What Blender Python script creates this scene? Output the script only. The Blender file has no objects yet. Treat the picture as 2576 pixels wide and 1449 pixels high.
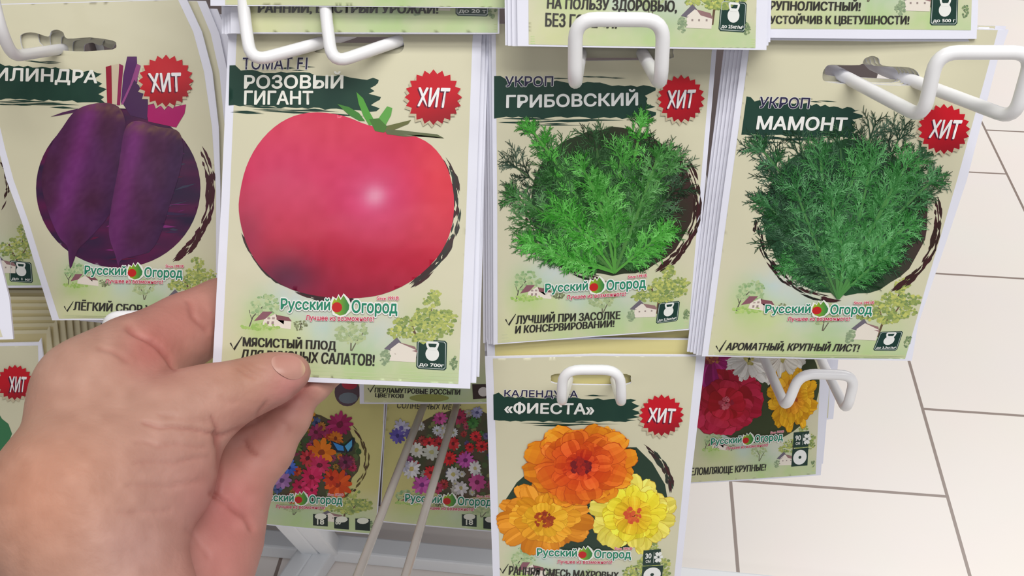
import bpy, bmesh, math, random
import numpy as np
from mathutils import Vector, Matrix
from mathutils.geometry import delaunay_2d_cdt

random.seed(7); rng = np.random.default_rng(7)
S = bpy.context.scene
COL = S.collection

# ------------------------------------------------------------------ camera
IW, IH, F = 2576, 1449, 2600.0
PITCH = math.radians(39.95)
CAMH = 1.40
C0 = np.array([0, 0, CAMH])
RT = np.array([1.0, 0, 0])
FW = np.array([0, math.cos(PITCH), -math.sin(PITCH)])
UP = np.array([0, math.sin(PITCH), math.cos(PITCH)])
cd = bpy.data.cameras.new('camera')
cd.sensor_fit = 'HORIZONTAL'; cd.sensor_width = 36.0
cd.lens = F / IW * 36.0
cd.clip_start = 0.02; cd.clip_end = 50
cam = bpy.data.objects.new('camera', cd); COL.objects.link(cam)
cam.location = C0.tolist()
cam.rotation_euler = (math.pi / 2 - PITCH, 0, 0)
S.camera = cam

# ------------------------------------------------------------------ light
w = bpy.data.worlds.new('world'); S.world = w; w.use_nodes = True
wb = w.node_tree.nodes['Background']
wb.inputs[0].default_value = (0.93, 0.95, 1.0, 1); wb.inputs[1].default_value = 0.22

def ceiling_lamp(name, loc, sx, sy, power):
    l = bpy.data.lights.new(name, 'AREA'); l.shape = 'RECTANGLE'
    l.size = sx; l.size_y = sy; l.energy = power; l.color = (1.0, 0.975, 0.94)
    o = bpy.data.objects.new(name, l); COL.objects.link(o); o.location = loc
    return o
ceiling_lamp('ceiling_lamp', (1.0, -0.75, 2.9), 2.0, 0.5, 22)
ceiling_lamp('ceiling_lamp', (0.2, -0.1, 2.9), 2.0, 0.5, 26)
ceiling_lamp('ceiling_lamp', (2.3, 2.8, 2.9), 2.4, 0.8, 78)
ceiling_lamp('ceiling_lamp', (-0.9, -2.8, 2.9), 2.4, 0.6, 22)

S.view_settings.view_transform = 'Standard'
S.view_settings.look = 'None'
S.view_settings.gamma = 1.0
S.view_settings.use_curve_mapping = False
S.view_settings.exposure = 0.0

# ------------------------------------------------------------------ helpers
def P(px, py, d):
    return C0 + FW * d + RT * ((px - IW / 2) / F * d) - UP * ((py - IH / 2) / F * d)

def lin(c):
    c = np.asarray(c, float) / 255.0
    return np.where(c <= 0.04045, c / 12.92, ((c + 0.055) / 1.055) ** 2.4)

def principled(name, rough=0.5, spec=0.5, coat=0.0):
    m = bpy.data.materials.new(name); m.use_nodes = True
    b = m.node_tree.nodes['Principled BSDF']
    b.inputs['Roughness'].default_value = rough
    b.inputs['Specular IOR Level'].default_value = spec
    b.inputs['Coat Weight'].default_value = coat
    return m, m.node_tree.nodes, m.node_tree.links, b

def solid(name, rgb, rough=0.5, spec=0.5, noise=0.0, scale=40.0, coat=0.0):
    m, n, l, b = principled(name, rough, spec, coat)
    c = lin(rgb)
    if noise:
        t = n.new('ShaderNodeTexNoise'); t.inputs['Scale'].default_value = scale
        tc = n.new('ShaderNodeTexCoord'); l.new(tc.outputs['Object'], t.inputs['Vector'])
        r = n.new('ShaderNodeMixRGB'); l.new(t.outputs['Fac'], r.inputs['Fac'])
        r.inputs['Color1'].default_value = (*(c * (1 - noise)), 1)
        r.inputs['Color2'].default_value = (*np.clip(c * (1 + noise), 0, 1), 1)
        l.new(r.outputs['Color'], b.inputs['Base Color'])
    else:
        b.inputs['Base Color'].default_value = (*c, 1)
    return m

def film_material():
    m, n, l, b = principled('printed_film', 0.34, 0.4, 0.12)
    a = n.new('ShaderNodeVertexColor'); a.layer_name = 'Col'
    l.new(a.outputs['Color'], b.inputs['Base Color'])
    b.inputs['Coat Roughness'].default_value = 0.12
    tc = n.new('ShaderNodeTexCoord')
    t = n.new('ShaderNodeTexNoise'); t.inputs['Scale'].default_value = 26; t.inputs['Detail'].default_value = 1.5
    l.new(tc.outputs['Object'], t.inputs['Vector'])
    bp = n.new('ShaderNodeBump'); bp.inputs['Strength'].default_value = 0.25; bp.inputs['Distance'].default_value = 0.004
    l.new(t.outputs['Fac'], bp.inputs['Height'])
    l.new(bp.outputs['Normal'], b.inputs['Normal']); l.new(bp.outputs['Normal'], b.inputs['Coat Normal'])
    return m
FILM = film_material()
WIRE = solid('white_coated_wire', (244, 244, 246), 0.28, 0.5, 0.02, 60)
GREYWIRE = solid('grey_clear_wire', (196, 190, 186), 0.18, 0.6, 0.05, 80)
GREYWIRE.node_tree.nodes['Principled BSDF'].inputs['Transmission Weight'].default_value = 0.45
FRAME = solid('white_painted_steel', (245, 247, 250), 0.4, 0.5, 0.03, 12)
PANEL = solid('grey_brown_panel', (108, 98, 98), 0.7, 0.3, 0.08, 9)

def mesh_obj(name, verts, faces, mat, parent=None, cols=None, smooth=True, loc=None):
    me = bpy.data.meshes.new(name)
    me.from_pydata([tuple(map(float, v)) for v in verts], [], [tuple(map(int, f)) for f in faces])
    if cols is not None:
        a = me.color_attributes.new('Col', 'FLOAT_COLOR', 'CORNER')
        arr = np.ones((len(me.loops), 4), np.float32); arr[:, :3] = cols
        a.data.foreach_set('color', arr.ravel())
    me.materials.append(mat)
    if smooth: me.polygons.foreach_set('use_smooth', [True] * len(me.polygons))
    me.update()
    o = bpy.data.objects.new(name, me); COL.objects.link(o)
    if parent is not None: o.parent = parent
    if loc is not None: o.location = loc
    return o

def tag(o, label, cat, group=None):
    o['label'] = label; o['category'] = cat
    if group: o['group'] = group
    return o

def inside(px, py, poly):
    poly = np.asarray(poly, float); r = np.zeros(len(px), bool)
    x0, y0 = poly[-1]
    for x1, y1 in poly:
        c = (y1 > py) != (y0 > py)
        with np.errstate(divide='ignore', invalid='ignore'):
            xi = (x0 - x1) * (py - y1) / (y0 - y1) + x1
        r ^= c & (px < xi)
        x0, y0 = x1, y1
    return r

def densify(poly, sp):
    out = []
    n = len(poly)
    for i in range(n):
        a = np.asarray(poly[i], float); b = np.asarray(poly[(i + 1) % n], float)
        k = max(1, int(np.linalg.norm(b - a) / sp))
        for j in range(k): out.append(tuple(a + (b - a) * j / k))
    return out

def smooth_poly(pts, n=4, closed=True):
    """Catmull-Rom through points"""
    pts = [np.asarray(p, float) for p in pts]; m = len(pts); out = []
    for i in range(m if closed else m - 1):
        if closed: p0, p1, p2, p3 = pts[i - 1], pts[i], pts[(i + 1) % m], pts[(i + 2) % m]
        else: p0, p1, p2, p3 = pts[max(i - 1, 0)], pts[i], pts[i + 1], pts[min(i + 2, m - 1)]
        for j in range(n):
            t = j / n
            out.append(0.5 * ((2 * p1) + (-p0 + p2) * t + (2 * p0 - 5 * p1 + 4 * p2 - p3) * t * t + (-p0 + 3 * p1 - 3 * p2 + p3) * t ** 3))
    if not closed: out.append(pts[-1])
    return [tuple(p) for p in out]

def region(outer, holes=(), sp=20.0, inner=()):
    """triangulated region with interior grid points; returns pts, tris"""
    loops = [densify(outer, sp)] + [densify(h, sp * 0.5) for h in holes] + [densify(h, sp) for h in inner]
    pts, edges = [], []
    for lp in loops:
        s = len(pts); pts += lp
        edges += [(s + i, s + (i + 1) % len(lp)) for i in range(len(lp))]
    o = np.asarray(outer); x0, y0 = o.min(0); x1, y1 = o.max(0)
    gx, gy = np.meshgrid(np.arange(x0 + sp * .5, x1, sp), np.arange(y0 + sp * .5, y1, sp))
    gx = gx.ravel() + 0.013; gy = gy.ravel() + 0.017
    if len(gx):
        k = inside(gx, gy, outer)
        for h in holes: k &= ~inside(gx, gy, h)
        pts += list(zip(gx[k], gy[k]))
    r = delaunay_2d_cdt([Vector(p) for p in pts], edges, [], 0, 1e-5, False)
    v = np.array([(p.x, p.y) for p in r[0]]); t = np.array([f for f in r[2] if len(f) == 3])
    c = v[t].mean(1)
    k = inside(c[:, 0], c[:, 1], outer)
    for h in holes: k &= ~inside(c[:, 0], c[:, 1], h)
    t = t[k]
    a = v[t]; area = (a[:, 1, 0] - a[:, 0, 0]) * (a[:, 2, 1] - a[:, 0, 1]) - (a[:, 1, 1] - a[:, 0, 1]) * (a[:, 2, 0] - a[:, 0, 0])
    t[area > 0] = t[area > 0][:, ::-1]          # px y is down, so this faces the viewer
    return v, t

_tc = {}
def text_tris(s, off):
    if (s, off) in _tc: return _tc[(s, off)]
    if 'Ф' in s:                                   # ring plus a stem of its own
        i = s.index('Ф'); v, t = text_tris(s.replace('Ф', 'О'), off)
        ow = np.ptp(text_tris('О', off)[0][:, 0]); cx = text_tris(s[:i] + 'О', off)[0][:, 0].max() - ow / 2
        n = len(v); v = np.vstack([v, [(cx - .05, -.07), (cx + .05, -.07), (cx + .05, .80), (cx - .05, .80)]])
        _tc[(s, off)] = (v, np.vstack([t, [(n, n + 1, n + 2), (n, n + 2, n + 3)]])); return _tc[(s, off)]
    cu = bpy.data.curves.new('t', 'FONT'); cu.body = s; cu.offset = off; cu.resolution_u = 3
    o = bpy.data.objects.new('t', cu); COL.objects.link(o)
    dg = bpy.context.evaluated_depsgraph_get(); e = o.evaluated_get(dg); me = e.to_mesh()
    me.calc_loop_triangles()
    v = np.array([p.co[:2] for p in me.vertices]); t = np.array([l.vertices[:] for l in me.loop_triangles])
    e.to_mesh_clear(); bpy.data.objects.remove(o); bpy.data.curves.remove(cu)
    _tc[(s, off)] = (v, t); return v, t

def bil(q, u, v):
    q = np.asarray(q, float); u = np.asarray(u, float)[..., None]; v = np.asarray(v, float)[..., None]
    return (q[0] * (1 - u) + q[1] * u) * (1 - v) + (q[3] * (1 - u) + q[2] * u) * v

def vnoise(x, y, seed=0):
    def h(i, j):
        n = np.sin(i * 127.1 + j * 311.7 + seed * 74.7) * 43758.5453
        return n - np.floor(n)
    i = np.floor(x); j = np.floor(y); fx = x - i; fy = y - j
    fx = fx * fx * (3 - 2 * fx); fy = fy * fy * (3 - 2 * fy)
    return (h(i, j) * (1 - fx) + h(i + 1, j) * fx) * (1 - fy) + (h(i, j + 1) * (1 - fx) + h(i + 1, j + 1) * fx) * fy

CREAM = (214, 210, 182)
WHITE = (232, 233, 246)
GREEN = (24, 58, 48)
RED = (198, 18, 36)

class Packet:
    """a seed packet on its own plane in the place; art is traced as points on that plane"""
    def __init__(self, label, c, d, tilt, yaw=0.0, group='seed packets at the front of their hooks', bulge=0.0025, curl=(0, 0), cat='seed packet'):
        t, y = math.radians(tilt), math.radians(yaw)
        X = math.cos(y) * RT + math.sin(y) * FW
        Y = math.cos(t) * UP - math.sin(t) * FW
        Y = Y - X * (X @ Y); Y /= np.linalg.norm(Y)
        self.X, self.Y, self.N = X, Y, np.cross(X, Y)
        self.O = P(c[0], c[1], d); self.c = c; self.d = d; self.bulge = bulge; self.curl = curl
        self.k = d / F
        o = bpy.data.objects.new('seed_packet', None); COL.objects.link(o)
        o.empty_display_size = 0.01
        M = Matrix.Identity(4)
        for i in range(3):
            M[i][0], M[i][1], M[i][2], M[i][3] = X[i], Y[i], self.N[i], self.O[i]
        o.matrix_world = M
        tag(o, label, cat, group)
        self.root = o; self.M = M; self.parts = {}; self.order = []
    def loc(self, p):
        p = np.asarray(p, float)
        D = FW + np.outer((p[:, 0] - IW / 2) / F, RT) - np.outer((p[:, 1] - IH / 2) / F, UP)
        s = ((self.O - C0) @ self.N) / (D @ self.N)
        q = C0 + D * s[:, None] - self.O
        return np.stack([q @ self.X, q @ self.Y], 1)
    def n(self, l):
        x = l[:, 0] / 0.0575; y = l[:, 1] / 0.0825
        return self.bulge * (np.clip(1 - x * x, -1, 1) * np.clip(1 - y * y, -1, 1)) + self.curl[0] * x * x + self.curl[1] * y * y
    def v3(self, p, off):
        l = self.loc(p)
        return np.column_stack([l, self.n(l) + off])
    def part(self, name, parent=None, label=None):
        if name not in self.parts:
            self.parts[name] = dict(v=[], f=[], c=[], n=0, parent=parent, label=label); self.order.append(name)
        return self.parts[name]
    def tris(self, name, v, t, color, layer, parent=None):
        if len(t) == 0: return
        A = self.part(name, parent)
        v3 = self.v3(v, 0.00010 + 0.00005 * layer)
        A['v'].append(v3); A['f'].append(t + A['n']); A['n'] += len(v3)
        if callable(color): c = lin(color(v[:, 0], v[:, 1]))[t.ravel()]
        else: c = np.tile(lin(color), (t.size, 1))
        A['c'].append(c)
    def poly(self, name, pts, color, layer, sp=30.0, holes=(), parent=None):
        v, t = region(pts, holes, sp); self.tris(name, v, t, color, layer, parent)
    def fan(self, name, polys, layer, parent=None, span=None):
        """many small convex polygons [(pts,color)]"""
        if span is None: span = min(8.0, max(0.9, len(polys) * 0.02))
        V, T, Cc = [], [], []; n = 0
        for pts, c in polys:
            m = len(pts); pts = np.asarray(pts, float)
            a = np.sum(pts[:, 0] * np.roll(pts[:, 1], -1) - pts[:, 1] * np.roll(pts[:, 0], -1))
            if a > 0: pts = pts[::-1]
            V.append(pts)
            for i in range(1, m - 1): T.append((n, n + i, n + i + 1)); Cc.append(c)
            n += m
        if not V: return
        A = self.part(name, parent)
        # each successive polygon sits a hair above the one before, so overlaps sort cleanly
        offs = np.concatenate([np.full(len(p[0]), 0.00010 + 0.00005 * (layer + span * i / len(polys))) for i, p in enumerate(polys)])
        v3 = self.v3(np.concatenate(V), 0); v3[:, 2] += offs
        T = np.array(T)
        A['v'].append(v3); A['f'].append(T + A['n']); A['n'] += len(v3)
        A['c'].append(np.repeat(lin(np.array(Cc)), 3, axis=0))
    def stroke(self, name, pts, w, color, layer, parent=None):
        pts = np.asarray(pts, float); ps = []
        ws = np.broadcast_to(w, (len(pts),))
        d = np.gradient(pts, axis=0); d /= np.linalg.norm(d, axis=1)[:, None] + 1e-9
        nn = np.column_stack([-d[:, 1], d[:, 0]])
        L = pts + nn * ws[:, None] / 2; R = pts - nn * ws[:, None] / 2
        for i in range(len(pts) - 1): ps.append(([L[i], L[i + 1], R[i + 1], R[i]], color))
        self.fan(name, ps, layer, parent)
    def text(self, name, s, quad, color, layer, bold=0.02, outline=None, oc=(240, 240, 238), parent=None, shear=0.0, fat=0.0):
        """lettering from the built-in font, weight and outline made by overprinting"""
        v, t = text_tris(s, 0.0); mn, mx = v.min(0) - bold, v.max(0) + bold
        ring = lambda r, n: [(r * math.cos(k * 6.2832 / n), r * math.sin(k * 6.2832 / n)) for k in range(n)]
        passes = []
        if outline: passes += [(o, oc, layer) for o in ring(outline, 10)]
        if fat: passes += [(o, color, layer + 1) for o in ((0, bold), (0, -bold), (0, 0))]
        else: passes += [(o, color, layer + 1) for o in (ring(bold, 8) if bold > .004 else [(0, 0)])]
        ff = fat * (mx[0] - mn[0]) / len(s)
        passes = [((o[0] + f, o[1]), c, la) for o, c, la in passes for f in ((-ff, 0, ff) if fat and la > layer else (0,))]
        for k, (o, cc, la) in enumerate(passes):
            u = (v[:, 0] + o[0] - mn[0]) / (mx[0] - mn[0]); vv = (mx[1] - v[:, 1] - o[1]) / (mx[1] - mn[1])
            p = bil(quad, u + shear * (0.5 - vv), vv)
            t2 = t.copy(); a = p[t2]
            ar = (a[:, 1, 0] - a[:, 0, 0]) * (a[:, 2, 1] - a[:, 0, 1]) - (a[:, 1, 1] - a[:, 0, 1]) * (a[:, 2, 0] - a[:, 0, 0])
            t2[ar > 0] = t2[ar > 0][:, ::-1]
            self.tris(name, p, t2, cc, la + k * .03, parent)
    def pouch(self, outline, printed, hole=None, color_fn=None, sp=13.0, thick=0.0012):
        self.outline, self.printed, self.hole = outline, printed, hole
        hs = [hole] if hole else []
        v, t = region(outline, hs, sp)
        self.thick = thick
        f3 = self.v3(v, 0.0); self._solid('pouch', f3, t, np.tile(lin(WHITE), (t.size, 1)), thick)
        fn = color_fn if color_fn else (lambda x, y: np.tile(CREAM, (len(x), 1)))
        v, t = region(printed, hs, 9.0); self.tris('printed_front', v, t, fn, 0)
    def _solid(self, name, f3, t, cols, thick, edge=WHITE):
        b3 = f3.copy(); b3[:, 2] -= thick
        n = len(f3)
        e = {}
        for a, b, c in t:
            for i, j in ((a, b), (b, c), (c, a)):
                if (j, i) in e: del e[(j, i)]
                else: e[(i, j)] = 1
        rim = [(i, i + n, j + n, j) for i, j in e]
        faces = [tuple(x) for x in t] + [tuple(x[::-1] + n) for x in t] + rim
        cols = np.vstack([cols, np.tile(lin(edge), (t.size + 4 * len(rim), 1))])
        A = self.part(name); A['solid'] = (np.vstack([f3, b3]), faces, cols)
    def done(self):
        objs = {}
        for nme in self.order:
            A = self.parts[nme]
            if 'solid' in A: v, f, c = A['solid']
            else: v = np.concatenate(A['v']); f = np.concatenate(A['f']); c = np.concatenate(A['c'])
            par = objs.get(A['parent'], self.root)
            objs[nme] = mesh_obj(nme, v, f, FILM, par, c, smooth=('solid' not in A))
        self.objs = objs
        return self
    def stack(self, shifts, labels, group, cream=CREAM, gap=0.0016, edge=WHITE):
        """plain repeats of this packet hanging behind it, each a packet of its own"""
        hs = [self.hole] if self.hole else []
        v, t = region(self.outline, hs, 30.0, inner=[self.printed])
        c = v[t].mean(1); k = inside(c[:, 0], c[:, 1], self.printed)
        cc = np.where(k[:, None], lin(cream), lin(edge)); cols = np.repeat(cc, 3, axis=0)
        f3 = self.v3(v, 0.0)
        keep = self.parts; self.parts = {}; self.order = []
        self._solid('seed_packet', f3, t, cols, 0.0011, edge)
        vv, ff, c3 = self.parts['seed_packet']['solid']; self.parts = keep
        first = None
        for i, sh in enumerate(shifts):
            if first is None: o = first = mesh_obj('seed_packet', vv, ff, FILM, None, c3, smooth=False)
            else: o = first.copy(); COL.objects.link(o)
            dz = -gap * (i + 1) - 0.0006
            R = Matrix.Rotation(math.radians(sh[2] if len(sh) > 2 else 0), 4, 'Z')
            o.matrix_world = self.M @ Matrix.Translation((sh[0], sh[1], dz)) @ R
            tag(o, labels[i], 'seed packet', group)

# ------------------------------------------------------------------ printed art kits
def lerp(a, b, t):
    a = np.asarray(a, float); b = np.asarray(b, float); t = np.asarray(t, float)[..., None]
    return a + (b - a) * np.clip(t, 0, 1)

def washes(lq):
    """soft watercolour tints of the landscape, on the printed front"""
    T = lambda x, y: bil(lq, (x - 560) / 595, (y - 720) / 245)
    sc = np.linalg.norm(np.subtract(lq[1], lq[0])) / 595
    L = [((700, 775), 62, (196, 214, 228), .85), ((800, 830), 60, (190, 212, 220), .8), ((950, 850), 70, (205, 214, 222), .6),
         ((640, 775), 50, (176, 204, 150), .55), ((650, 830), 55, (176, 205, 125), .75), ((720, 850), 60, (205, 218, 150), .6),
         ((900, 890), 60, (170, 196, 180), .6), ((1060, 820), 70, (190, 208, 150), .5), ((860, 840), 55, (190, 205, 160), .5),
         ((620, 950), 75, (205, 214, 150), .5), ((760, 955), 70, (190, 210, 150), .65), ((900, 950), 75, (180, 208, 140), .75), ((1040, 950), 75, (184, 208, 146), .75), ((1130, 960), 60, (184, 208, 156), .7)]
    G = [(T(*c), r * sc, col, a) for c, r, col, a in L]
    def fn(x, y):
        c = np.tile(np.array(CREAM, float), (len(x), 1))
        nz = vnoise(x / (16 * sc), y / (16 * sc), 3)
        for p, r, col, a in G:
            wgt = a * np.exp(-((x - p[0]) ** 2 + (y - p[1]) ** 2) / (r * r)) * (0.7 + 0.6 * nz)
            c = lerp(c, col, wgt)
        return c
    return fn

def blob(cx, cy, r, n=7, asp=1.0):
    a0 = random.random() * 6
    return [(cx + r * random.uniform(.7, 1.2) * math.cos(a0 + i * 6.283 / n), cy + asp * r * random.uniform(.7, 1.2) * math.sin(a0 + i * 6.283 / n)) for i in range(n)]

def landscape(pk, lq, dens=1.0):
    T = lambda x, y: tuple(bil(lq, (x - 560) / 595, (y - 720) / 245))
    sc = np.linalg.norm(np.subtract(lq[1], lq[0])) / 595
    ps = []
    def tree(x, y, rx, ry, n, cols, r=(3, 8)):
        for i in range(int(n * dens * 1.7)):
            a = random.random() * 6.283; q = math.sqrt(random.random())
            p = T(x + rx * q * math.cos(a), y + ry * q * math.sin(a))
            ps.append((blob(p[0], p[1], random.uniform(*r) * sc * .85, 6, .8), lerp(cols[0], cols[1], random.random())))
    def poly(pts, c): ps.append(([T(*p) for p in pts], c))
    def line(pts, wd, c):
        for a, b in zip(pts[:-1], pts[1:]):
            a = np.array(T(*a)); b = np.array(T(*b)); d = (b - a) / (np.linalg.norm(b - a) + 1e-6); n = np.array([-d[1], d[0]]) * wd * sc / 2
            ps.append(([a + n, b + n, b - n, a - n], c))
    line([(612, 830), (618, 800), (640, 770)], 3, (90, 84, 76)); line([(615, 805), (606, 780)], 2, (100, 96, 84))
    tree(645, 770, 40, 34, 55, ((196, 208, 160), (136, 172, 120)))
    tree(640, 828, 48, 9, 30, ((150, 190, 96), (190, 212, 130)), (3, 7))
    poly([(645, 822), (648, 806), (676, 790), (680, 806), (719, 812), (719, 834)], (236, 226, 214))
    poly([(622, 812), (642, 784), (668, 784), (650, 806)], (140, 92, 104)); poly([(678, 793), (710, 799), (720, 811), (680, 807)], (134, 84, 92))
    for x in (656, 668): poly([(x, 800), (x + 7, 800), (x + 7, 806), (x, 806)], (170, 150, 146)); poly([(x, 812), (x + 6, 812), (x + 6, 820), (x, 820)], (160, 140, 136))
    tree(742, 822, 18, 15, 26, ((110, 116, 86), (160, 172, 128)), (2, 5)); line([(742, 836), (745, 815)], 2, (70, 62, 52))
    line([(878, 890), (876, 860), (860, 835)], 3.5, (108, 104, 86)); line([(880, 890), (892, 860), (905, 840)], 3, (108, 104, 86))
    tree(875, 838, 42, 32, 60, ((188, 200, 150), (150, 172, 126)))
    line([(1046, 905), (1050, 862), (1030, 825), (1024, 800)], 6, (104, 82, 62)); line([(1052, 865), (1078, 830), (1090, 800)], 4, (112, 90, 66)); line([(1075, 770), (1070, 800)], 3, (96, 82, 62))
    for (x, y, rx, ry, n) in ((1075, 748, 22, 24, 40), (1060, 790, 32, 22, 50), (1105, 795, 36, 22, 50), (1020, 815, 40, 20, 50), (1090, 826, 50, 22, 70), (1000, 838, 36, 16, 40), (1060, 852, 36, 12, 40)):
        tree(x, y, rx, ry, n, ((200, 204, 110), (118, 142, 84)), (3, 8))
    poly([(976, 914), (978, 882), (998, 864), (1046, 884), (1044, 916)], (232, 224, 212))
    poly([(962, 882), (992, 850), (1004, 864), (980, 886)], (110, 104, 116)); poly([(1002, 864), (1040, 874), (1048, 890), (1014, 880)], (150, 116, 116))
    for x in (990, 1008, 1028): poly([(x, 890), (x + 5, 890), (x + 5, 896), (x, 896)], (160, 146, 140))
    tree(966, 906, 12, 20, 26, ((128, 150, 118), (160, 178, 140)), (3, 6)); tree(1140, 915, 9, 18, 22, ((96, 120, 90), (150, 170, 120)), (2, 5))
    pk.fan('landscape_print', ps, 0.6, span=2.0)

def crimp(pk, a, b, n=4, step=(0, 7), c=(206, 212, 168)):
    for i in range(n):
        pk.stroke('seal_lines', [(a[0] + step[0] * i, a[1] + step[1] * i), (b[0] + step[0] * i, b[1] + step[1] * i)], 2.0, c, 1)

def band(pk, q, seed=1, col=GREEN):
    """brushed dark green title stroke; q = tl,tr,br,bl, the right end ragged"""
    r = random.Random(seed)
    N = 26; top = [(i / N, (0.10 if 0.04 < i / N else 0) + r.uniform(-.03, .05) + (0.16 * max(0, i / N - .55))) for i in range(N + 1)]
    right = [(1 + r.uniform(-.07, .03), 0.26 + 0.62 * i / 9) for i in range(10)]
    bot = [(i / N, 0.95 + r.uniform(-.03, .03)) for i in range(N, -1, -1)]
    mp = lambda ps: [tuple(bil(q, a, b)) for a, b in ps]
    pk.poly('title_band', mp(top + right + bot), lambda x, y: lerp(col, (36, 70, 56), vnoise(x / 9, y / 60, seed) * .8), 1, 24)
    ps = []
    for i in range(9):
        u0 = r.uniform(0, .55); u1 = u0 + r.uniform(.15, .45); v = r.uniform(.96, 1.12); h = r.uniform(.012, .03)
        ps.append((mp([(u0, v), ((u0 + u1) / 2, v - h), (min(u1, .98), v + .01), ((u0 + u1) / 2, v + h)]), col))
    for i in range(4):
        u0 = r.uniform(.3, .7); u1 = u0 + r.uniform(.08, .2); v = r.uniform(-.06, .04)
        ps.append((mp([(u0, v), ((u0 + u1) / 2, v - .015), (u1, v), ((u0 + u1) / 2, v + .015)]), col))
    pk.fan('title_band', ps, 1.5)

def badge(pk, c, rx, ry, tq=None, rot=0.0, lean=0.0):
    star = lambda k, dx, dy: [(c[0] + dx + rx * k * (1.0 if i % 2 == 0 else .84) * math.cos(rot + i * math.pi / 20) + lean * ry * math.sin(rot + i * math.pi / 20) * -1,
                               c[1] + dy + ry * k * (1.0 if i % 2 == 0 else .84) * math.sin(rot + i * math.pi / 20)) for i in range(40)]
    pk.poly('hit_badge', star(1.0, -4, 7), (196, 184, 156), 11, 60)
    pk.poly('hit_badge', star(1.0, 0, 0), lambda x, y: lerp(RED, (150, 12, 30), ((y - c[1]) / ry + (x - c[0]) / rx * .3)), 12, 16)
    if tq is None: tq = [(c[0] - .55 * rx, c[1] - .42 * ry), (c[0] + .56 * rx, c[1] - .36 * ry), (c[0] + .48 * rx, c[1] + .36 * ry), (c[0] - .58 * rx, c[1] + .38 * ry)]
    sh = [(x - 3, y + 3) for x, y in tq]
    pk.text('badge_lettering', 'ХИТ', sh, (90, 20, 50), 12, .028, parent='hit_badge')
    pk.text('badge_lettering', 'ХИТ', tq, (242, 240, 240), 13, .028, parent='hit_badge')

def logo(pk, q, small=False):
    """template box x 705..1005, y 738..808"""
    T = lambda x, y: tuple(bil(q, (x - 705) / 300, (y - 738) / 70))
    Q = lambda x0, y0, x1, y1: [T(x0, y0), T(x1, y0), T(x1, y1), T(x0, y1)]
    g = (36, 136, 104)
    pk.text('logo_print', 'Русский', Q(708, 748, 833, 786), g, 11, .026, .11)
    pk.text('logo_print', 'Огород', Q(887, 750, 1002, 792), g, 11, .026, .11)
    cir = lambda x, y, r, n=20, k=1.0: [T(x + r * math.cos(i * 6.2832 / n), y + r * k * math.sin(i * 6.2832 / n)) for i in range(n)]
    leaf = lambda s: [T(*p) for p in [(836 - s, 762), (842 - s, 746 - s), (848, 752 - s), (853, 740 - s), (859, 750 - s), (866, 738 - s), (876 + s, 752 - s), (882 + s, 764), (881 + s, 776 + s), (872, 788 + s), (858, 792 + s), (844 - s, 786 + s)]]
    pk.poly('logo_emblem', leaf(4), (238, 240, 232), 11, 60, parent='logo_print')
    x0, x1 = T(836, 765)[0], T(882, 765)[0]
    pk.poly('logo_emblem', leaf(-1), lambda x, y: lerp((158, 182, 40), (50, 130, 70), (x - x0) / (x1 - x0) * 1.3 - .25), 12, 14, parent='logo_print')
    pk.poly('logo_emblem', cir(850, 770, 13), (196, 34, 34), 13, 60, parent='logo_print')
    pk.text('logo_print', 'Лучшее из возможного!', Q(772, 791, 943, 808), (196, 26, 72), 11, .02, .09, (240, 226, 224))
    pk.text('logo_print', 'Since 1991®', Q(950, 740, 1005, 750), (204, 30, 70), 11, .02, .11, (244, 226, 226))

def kettle(pk, q, txt):
    R = lambda u, v: tuple(bil(q, u, v))
    rr = lambda m, r: [R(*p) for p in [(m + r, m), (1 - m - r, m), (1 - m, m + r), (1 - m, 1 - m - r), (1 - m - r, 1 - m), (m + r, 1 - m), (m, 1 - m - r), (m, m + r)]]
    pk.poly('weight_icon', rr(0, .07), (24, 58, 50), 2, 60)
    ps = []
    o, i = rr(.035, .06), rr(.055, .055)
    for a in range(8): ps.append(([o[a], o[(a + 1) % 8], i[(a + 1) % 8], i[a]], (190, 200, 196)))
    pk.fan('weight_icon', ps, 3)
    ring = lambda cx, cy, rx, ry, n=22: [R(cx + rx * math.cos(k * 6.2832 / n), cy + ry * math.sin(k * 6.2832 / n)) for k in range(n)]
    pk.poly('weight_icon', ring(.52, .47, .225, .235), (234, 236, 232), 3, 60)
    pk.poly('weight_icon', [R(*p) for p in [(.30, .10), (.36, .05), (.68, .05), (.74, .10), (.72, .20), (.66, .34), (.38, .34), (.32, .20)]], (234, 236, 232), 4, 60, holes=[[R(*p) for p in [(.38, .12), (.66, .12), (.64, .21), (.60, .24), (.44, .24), (.40, .21)]]])
    pk.text('icon_lettering', txt, [R(.10, .78), R(.92, .78), R(.92, .92), R(.10, .92)], (234, 236, 232), 4, .03, parent='weight_icon')

def tick(pk, x, y, s):
    pk.stroke('slogan_lettering', [(x, y), (x + 9 * s, y + 17 * s), (x + 30 * s, y - 16 * s)], np.array([4, 6, 2]) * s, (44, 42, 40), 3)

def ring_strokes(pk, c, rx, ry, a0, a1, n, col, seed=3, name='product_picture', lo=.98, hi=1.08):
    r = random.Random(seed); ps = []
    for k in range(n):
        a = r.uniform(a0, a1); da = r.uniform(.03, .13); q = r.uniform(lo, hi); h = r.uniform(.006, .022)
        pt = lambda ang, rad: (c[0] + rx * rad * math.cos(ang), c[1] + ry * rad * math.sin(ang))
        ps.append(([pt(a - da, q), pt(a - da * .3, q + h), pt(a + da * .4, q + h * .8), pt(a + da, q + .004), pt(a + da * .3, q - h), pt(a - da * .4, q - h * .6)], lerp(col, (66, 30, 34), r.random())))
    pk.fan(name, ps, 1.5)

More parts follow.
